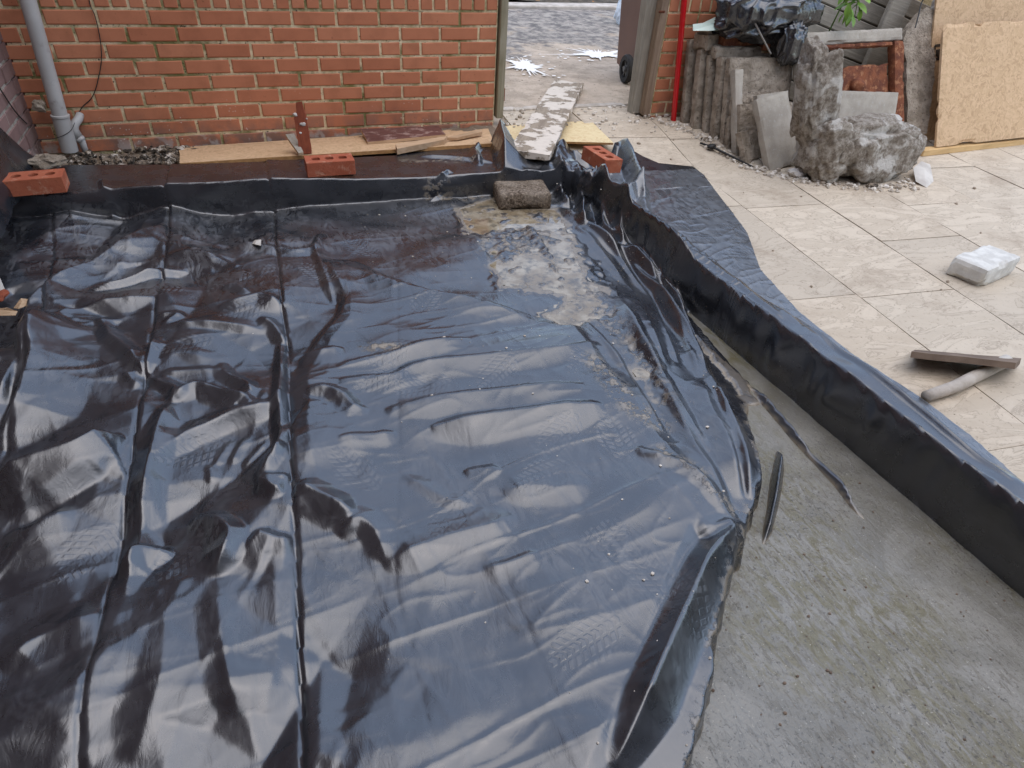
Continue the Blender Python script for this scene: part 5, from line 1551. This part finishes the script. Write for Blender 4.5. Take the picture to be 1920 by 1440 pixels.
# grooved wooden panel leaning on the wall behind the rubble
pan = thing('wooden_panel', (1.98, -.14, .1), 'grooved grey-brown wooden panel leaning behind the manhole frame', 'panel')
pan.rotation_euler = (math.radians(-7), math.radians(15), 0)
for k in range(8):
    bm = box_bm(1.55, .022, .112, .006, 1, .62, 0, .06+k*.118)
    b_ = bm_obj('board', bm, M['deck'], pan)
bm = box_bm(1.6, .02, .94, 0, 1, .62, .024, .47)
bm_obj('backing', bm, M['rubber'], pan)
bm = box_bm(.16, .04, 1.15, .006, 1, 0, 0, .57)
o = bm_obj('timber_plank', bm, M['deck'], None, (2.55, -.24, .06), (math.radians(-5), math.radians(12), 0))
tag(o, 'smooth grey plank leaning against the grooved wooden panel', 'plank')
cable('panel_cable', [(2.770,-0.300,0.891), (2.748,-0.310,0.817), (2.707,-0.360,0.749), (2.673,-0.400,0.689)], .004, 'black cable hanging in front of the grooved panel and broken slab')

# weed
wb = Vector((2.121,-0.360,0.810))
weed = thing('weed', (wb.x, wb.y, wb.z), 'bright green leafy weed hanging over the top of the manhole frame', 'plant')
bm_obj('stem', tube_bm([(.02, .20, -.6), (.015, .12, -.2), (.0, .03, .08), (.0, -.02, .10), (.01, -.05, .03), (.015, -.06, -.05)], [.006, .005, .004, .004, .003, .002], 8), M['stem'], weed, smooth=True)
lv = []
rr = random.Random(12)
def leaf_mesh(L, Wd, seed):
    vs, fs = [], []
    n = 6
    for i in range(n+1):
        t_ = i/n; w_ = Wd*math.sin(math.pi*min(1, t_*.93+.05))**.8; dz = -.28*L*t_*t_
        vs += [(L*t_, -w_, dz+.25*w_), (L*t_, 0, dz), (L*t_, w_, dz+.25*w_)]
    for i in range(n):
        a = 3*i
        fs += [(a, a+3, a+4, a+1), (a+1, a+4, a+5, a+2)]
    me = bpy.data.meshes.new('leaf'); me.from_pydata(vs, [], fs); me.materials.append(M['leaf'])
    me.polygons.foreach_set('use_smooth', [True]*len(me.polygons))
    return me
leaves = [leaf_mesh(.075, .017, 1), leaf_mesh(.06, .015, 2), leaf_mesh(.09, .019, 3)]
for k in range(34):
    o = bpy.data.objects.new('leaf', rr.choice(leaves)); t_ = rr.random()
    o.location = (rr.uniform(-.06, .06)*(1.1-.5*t_), rr.uniform(-.09, .02), .10-.17*t_)
    o.rotation_euler = (rr.uniform(-.6, .6), rr.uniform(.2, 1.3) if t_ > .5 else rr.uniform(-.4, .8), rr.uniform(0, 6.28))
    link(o, weed)

# broken masonry on the stack, mint plastic, steel rod, bags
def chunk(name, c_, dims, yaw, roll, mat, lab, seed, cat='rubble', amp=.006, chip=.03, cell=.018, group=None):
    bm = rough_box_bm(*dims, cell, amp, chip, seed, 20)
    o = bm_obj(name, bm, mat, None, c_, (roll, 0, yaw))
    return tag(o, lab, cat, group)
chunk('broken_masonry', (1.545,-0.140,0.522), (.33, .14, .10), .05, .05, M['rust'], 'broken red masonry block lying on top of the stacked slabs', 111)
chunk('broken_masonry', (1.342,-0.120,0.520), (.14, .12, .10), .3, -.1, M['concrete'], 'rotten brown lump at the left end of the masonry on the stack', 112, chip=.05)
chunk('broken_masonry', (1.495,-0.200,0.486), (.34, .10, .07), 0, 0, M['concrete'], 'grey mortar-crusted block under the red masonry on the stack', 113)
scrap('mint_tray', [(1.179,-0.160,0.653), (1.290,-0.100,0.660), (1.380,-0.080,0.686), (1.449,-0.080,0.686), (1.421,-0.120,0.666), (1.559,-0.160,0.685), (1.447,-0.220,0.663), (1.345,-0.220,0.649), (1.274,-0.200,0.651), (1.176,-0.180,0.645)], 'torn pale mint plastic sheet piece on top of the masonry', M['mint'], 'plastic', .02, 3)
rod = bm_obj('steel_rod', tube_bm([(1.400,-0.360,0.744), (1.441,-0.350,0.720), (1.434,-0.350,0.764), (1.452,-0.350,0.731), (1.508,-0.380,0.657), (1.592,-0.420,0.552)], .0055, 10), M['steel'], smooth=True)
tag(rod, 'thin hooked steel rod resting in front of the big black bag', 'rod')

def crumpled_bag(name, c_, r3, seed, lab, sub=6, amp=.24):
    bm = bmesh.new()
    bmesh.ops.create_icosphere(bm, subdivisions=sub, radius=1)
    P_ = np.array([v.co[:] for v in bm.verts])
    n1 = fbm(P_, 1.3, seed, 2)*amp
    cr = 0
    for k_, (s_, a_) in enumerate(((2.1, .24), (4.1, .12), (8, .05))):
        n_ = vnoise(P_*np.array([1, 1, .6]), s_, seed+20+k_)
        cr = cr + a_*np.exp(-np.abs(n_)/.22)
    for v, q in zip(bm.verts, n1+cr-.2):
        c2 = [math.copysign(abs(a_)**.75, a_) for a_ in v.co]
        v.co = Vector((c2[0]*r3[0], c2[1]*r3[1], c2[2]*r3[2]))*(1+q)
    o = bm_obj(name, bm, M['bag'], None, c_, (0, 0, 0), True)
    return tag(o, lab, 'bag')
bc = Vector((1.649,-0.220,0.756))
crumpled_bag('rubbish_bag', bc, (.30, .17, .155), 4, 'big crumpled black rubbish bag slumped on top of the stacked slabs')
bc = Vector((1.751,-0.360,0.594))
crumpled_bag('rubbish_bag', bc, (.085, .075, .125), 9, 'small shiny black bag hanging below the big bag beside the manhole frame', 5)

# bits lying on the patio
single_rock('stone_chunk', Vector((1.583,-0.974,0.000))+Vector((-.01, .02, .015)), .045, (1.3, .9, .7), 21, M['lump_white'], 'pale stone chunk on the patio at the left foot of the big lump', 'stone', sub=3)
scrap('plaster_flake', [Vector((2.313,-1.089,0.000))+Vector((0, 0, .05)), Vector((2.442,-1.020,0.000))+Vector((0, 0, .06)), Vector((2.492,-1.048,0.000))+Vector((0, 0, .05)), Vector((2.393,-1.193,0.000))+Vector((0, 0, .01)), Vector((2.258,-1.271,0.000))+Vector((0, 0, .006)), Vector((2.232,-1.206,0.000))+Vector((0, 0, .012))], 'white plaster flake on the patio right of the big lump', M['white_dust'], 'plaster', .02, 7)
for k, (u, lab) in enumerate((((1.911,-1.205,0.000), 'dark pebble on the patio right below the big lump'), ((1.995,-1.221,0.000), 'small white pebble beside the dark one below the big lump'), ((2.059,-1.250,0.000), 'brown pebble between the white pebble and the plaster flake'))):
    single_rock('pebble', Vector(u)+Vector((0, 0, .008)), (.028, .016, .018)[k], (1.3, 1, .7), 33+k, (M['rubble_dark'], M['lump_white'], M['concrete'])[k], lab, 'pebble', sub=2)

# chips of stone along the foot of the stack
def chips(n, seed, area):
    bm = bmesh.new(); rr = random.Random(seed)
    for k in range(n):
        x, y = area(rr)
        s_ = rr.choice([.004, .005, .006, .008, .012, .016])*rr.uniform(.6, 1.1)
        g_ = bmesh.ops.create_icosphere(bm, subdivisions=1, radius=s_)
        c_ = Vector((x, y, float(gz(x, y))+s_*.4))
        f_ = [rr.uniform(.7, 1.4) for _ in range(3)]
        for v in g_['verts']: v.co = c_+Vector((v.co.x*f_[0], v.co.y*f_[1], v.co.z*f_[2]*.8))*(1+rr.uniform(-.2, .2))
    return bm
def along(rr):
    t_ = rr.random(); P_ = [(1.16, -.10), (1.28, -.38), (1.34, -.70), (1.46, -.92), (1.62, -1.06), (1.9, -1.24), (2.25, -1.18)]
    k = min(int(t_*6), 5); f_ = t_*6-k
    return (P_[k][0]*(1-f_)+P_[k+1][0]*f_+rr.gauss(0, .035)-.01, P_[k][1]*(1-f_)+P_[k+1][1]*f_+rr.gauss(0, .035))
o = bm_obj('stone_chips', chips(520, 4, along), M['gravel']); o['kind'] = 'stuff'
def scatter(rr):
    return rr.uniform(.55, 3.2), rr.uniform(-3.0, .2)
o = bm_obj('grit', chips(60, 6, scatter), M['joint']); o['kind'] = 'stuff'
def gate_scatter(rr): return rr.uniform(.0, 1.3), rr.uniform(-.3, .28)
o = bm_obj('gate_grit', chips(260, 8, gate_scatter), M['gravel']); o['kind'] = 'stuff'

# grit lying in the puddle and on the sheet
def wet_grit(n, seed, test, smin=.0015, smax=.006, mat=None, name='puddle_grit'):
    bm = bmesh.new(); rr = random.Random(seed); k = 0
    while k < n:
        x, y = rr.uniform(-1.6, .45), rr.uniform(-4.2, -1.0)
        z = test(x, y, rr)
        if z is None: continue
        k += 1
        s_ = smin+(smax-smin)*rr.random()**3
        g_ = bmesh.ops.create_icosphere(bm, subdivisions=1, radius=s_)
        for v in g_['verts']: v.co = Vector((x, y, z+s_*.3))+Vector((v.co.x*rr.uniform(.8, 1.5), v.co.y*rr.uniform(.8, 1.2), v.co.z*.7))
    o = bm_obj(name, bm, mat); o['kind'] = 'stuff'
LP = np.array(low_poly)
def in_low(x, y, rr):
    if y > -2.6 and rr.random() > .12: return None
    if y > -3.0 and rr.random() > .35: return None
    return ZW_LOW if float(poly_sd(low_poly, np.array([[x]]), np.array([[y]]))[0, 0]) < -.01 else None
wet_grit(300, 3, in_low, .001, .0042, M['brown_tile'])
def on_sheet(x, y, rr):
    if float(sdl[int(np.clip((y-Y0)/GS, 0, ny-1)), int(np.clip((x-X0)/GS, 0, nx-1))]) < .01: return None
    if x > .12 or (x < -1.1 and rr.random() > .05): return None
    return sheet_z(x, y)
wet_grit(170, 5, on_sheet, .0013, .005, M['gravel'], 'sheet_grit')

# black spike tool on the patio
t0, t1 = Vector((1.200,-0.468,0.044)), Vector((1.373,-0.802,0.003))
tool = thing('stake', t0, 'black pointed stake with a knob lying on the patio before the slabs', 'stake')
d_ = t1-t0
bm_obj('shaft', tube_bm([Vector((0, 0, .012)), d_*.25+Vector((0, 0, .02)), d_+Vector((0, 0, .008))], [.006, .0075, .005], 10), M['black_plastic'], tool, smooth=True)
bm_obj('knob', rock_bm(.024, 4, 2, .15, 2, (1.2, 1, .7)), M['black_plastic'], tool, d_*.22+Vector((0, 0, .022)), smooth=True)
single_rock('pebble', Vector((1.236,-0.472,0.043))+Vector((.03, .06, .012)), .026, (1.2, 1, .6), 44, M['rubble_dark'], 'dark stone beside the tip of the black stake', 'pebble', sub=2)

# white block, dark tile, grey pole at the right edge of the patio
wbk = Vector((1.481,-2.317,0.000))
bm = rough_box_bm(.30, .16, .09, .02, .002, .012, 5, 30)
bmesh.ops.translate(bm, vec=(.15, .08, 0), verts=bm.verts)
o = bm_obj('white_block', bm, M['cream_block'], None, wbk, (0, 0, math.radians(14)))
tag(o, 'white aerated block on the patio at the right edge', 'block')
tp = Vector((0.641,-2.722,0.085))
q = [tp, Vector((0.941,-2.885,0.095)), Vector((1.109,-2.807,0.030)), Vector((0.772,-2.645,0.020))]
board('dark_tile', q, .022, M['brown_tile'], 'dark brown slab propped over the patio above the sheet edge', 'slab', None, M['brown_tile'], 6, 0, 3)
a0, a1 = Vector((0.586,-2.884,0.000)), Vector((0.843,-2.861,0.000))
pp_ = bm_obj('concrete_rail', tube_bm([a0+Vector((-.01, 0, .022)), (a0+a1)/2+Vector((0, 0, .026)), a1+Vector((.2, .06, .028))], [.019, .022, .023], 16), M['kerb_pale'], smooth=True)
tag(pp_, 'pale round stone rod lying across the patio beside the sheet edge', 'rod')
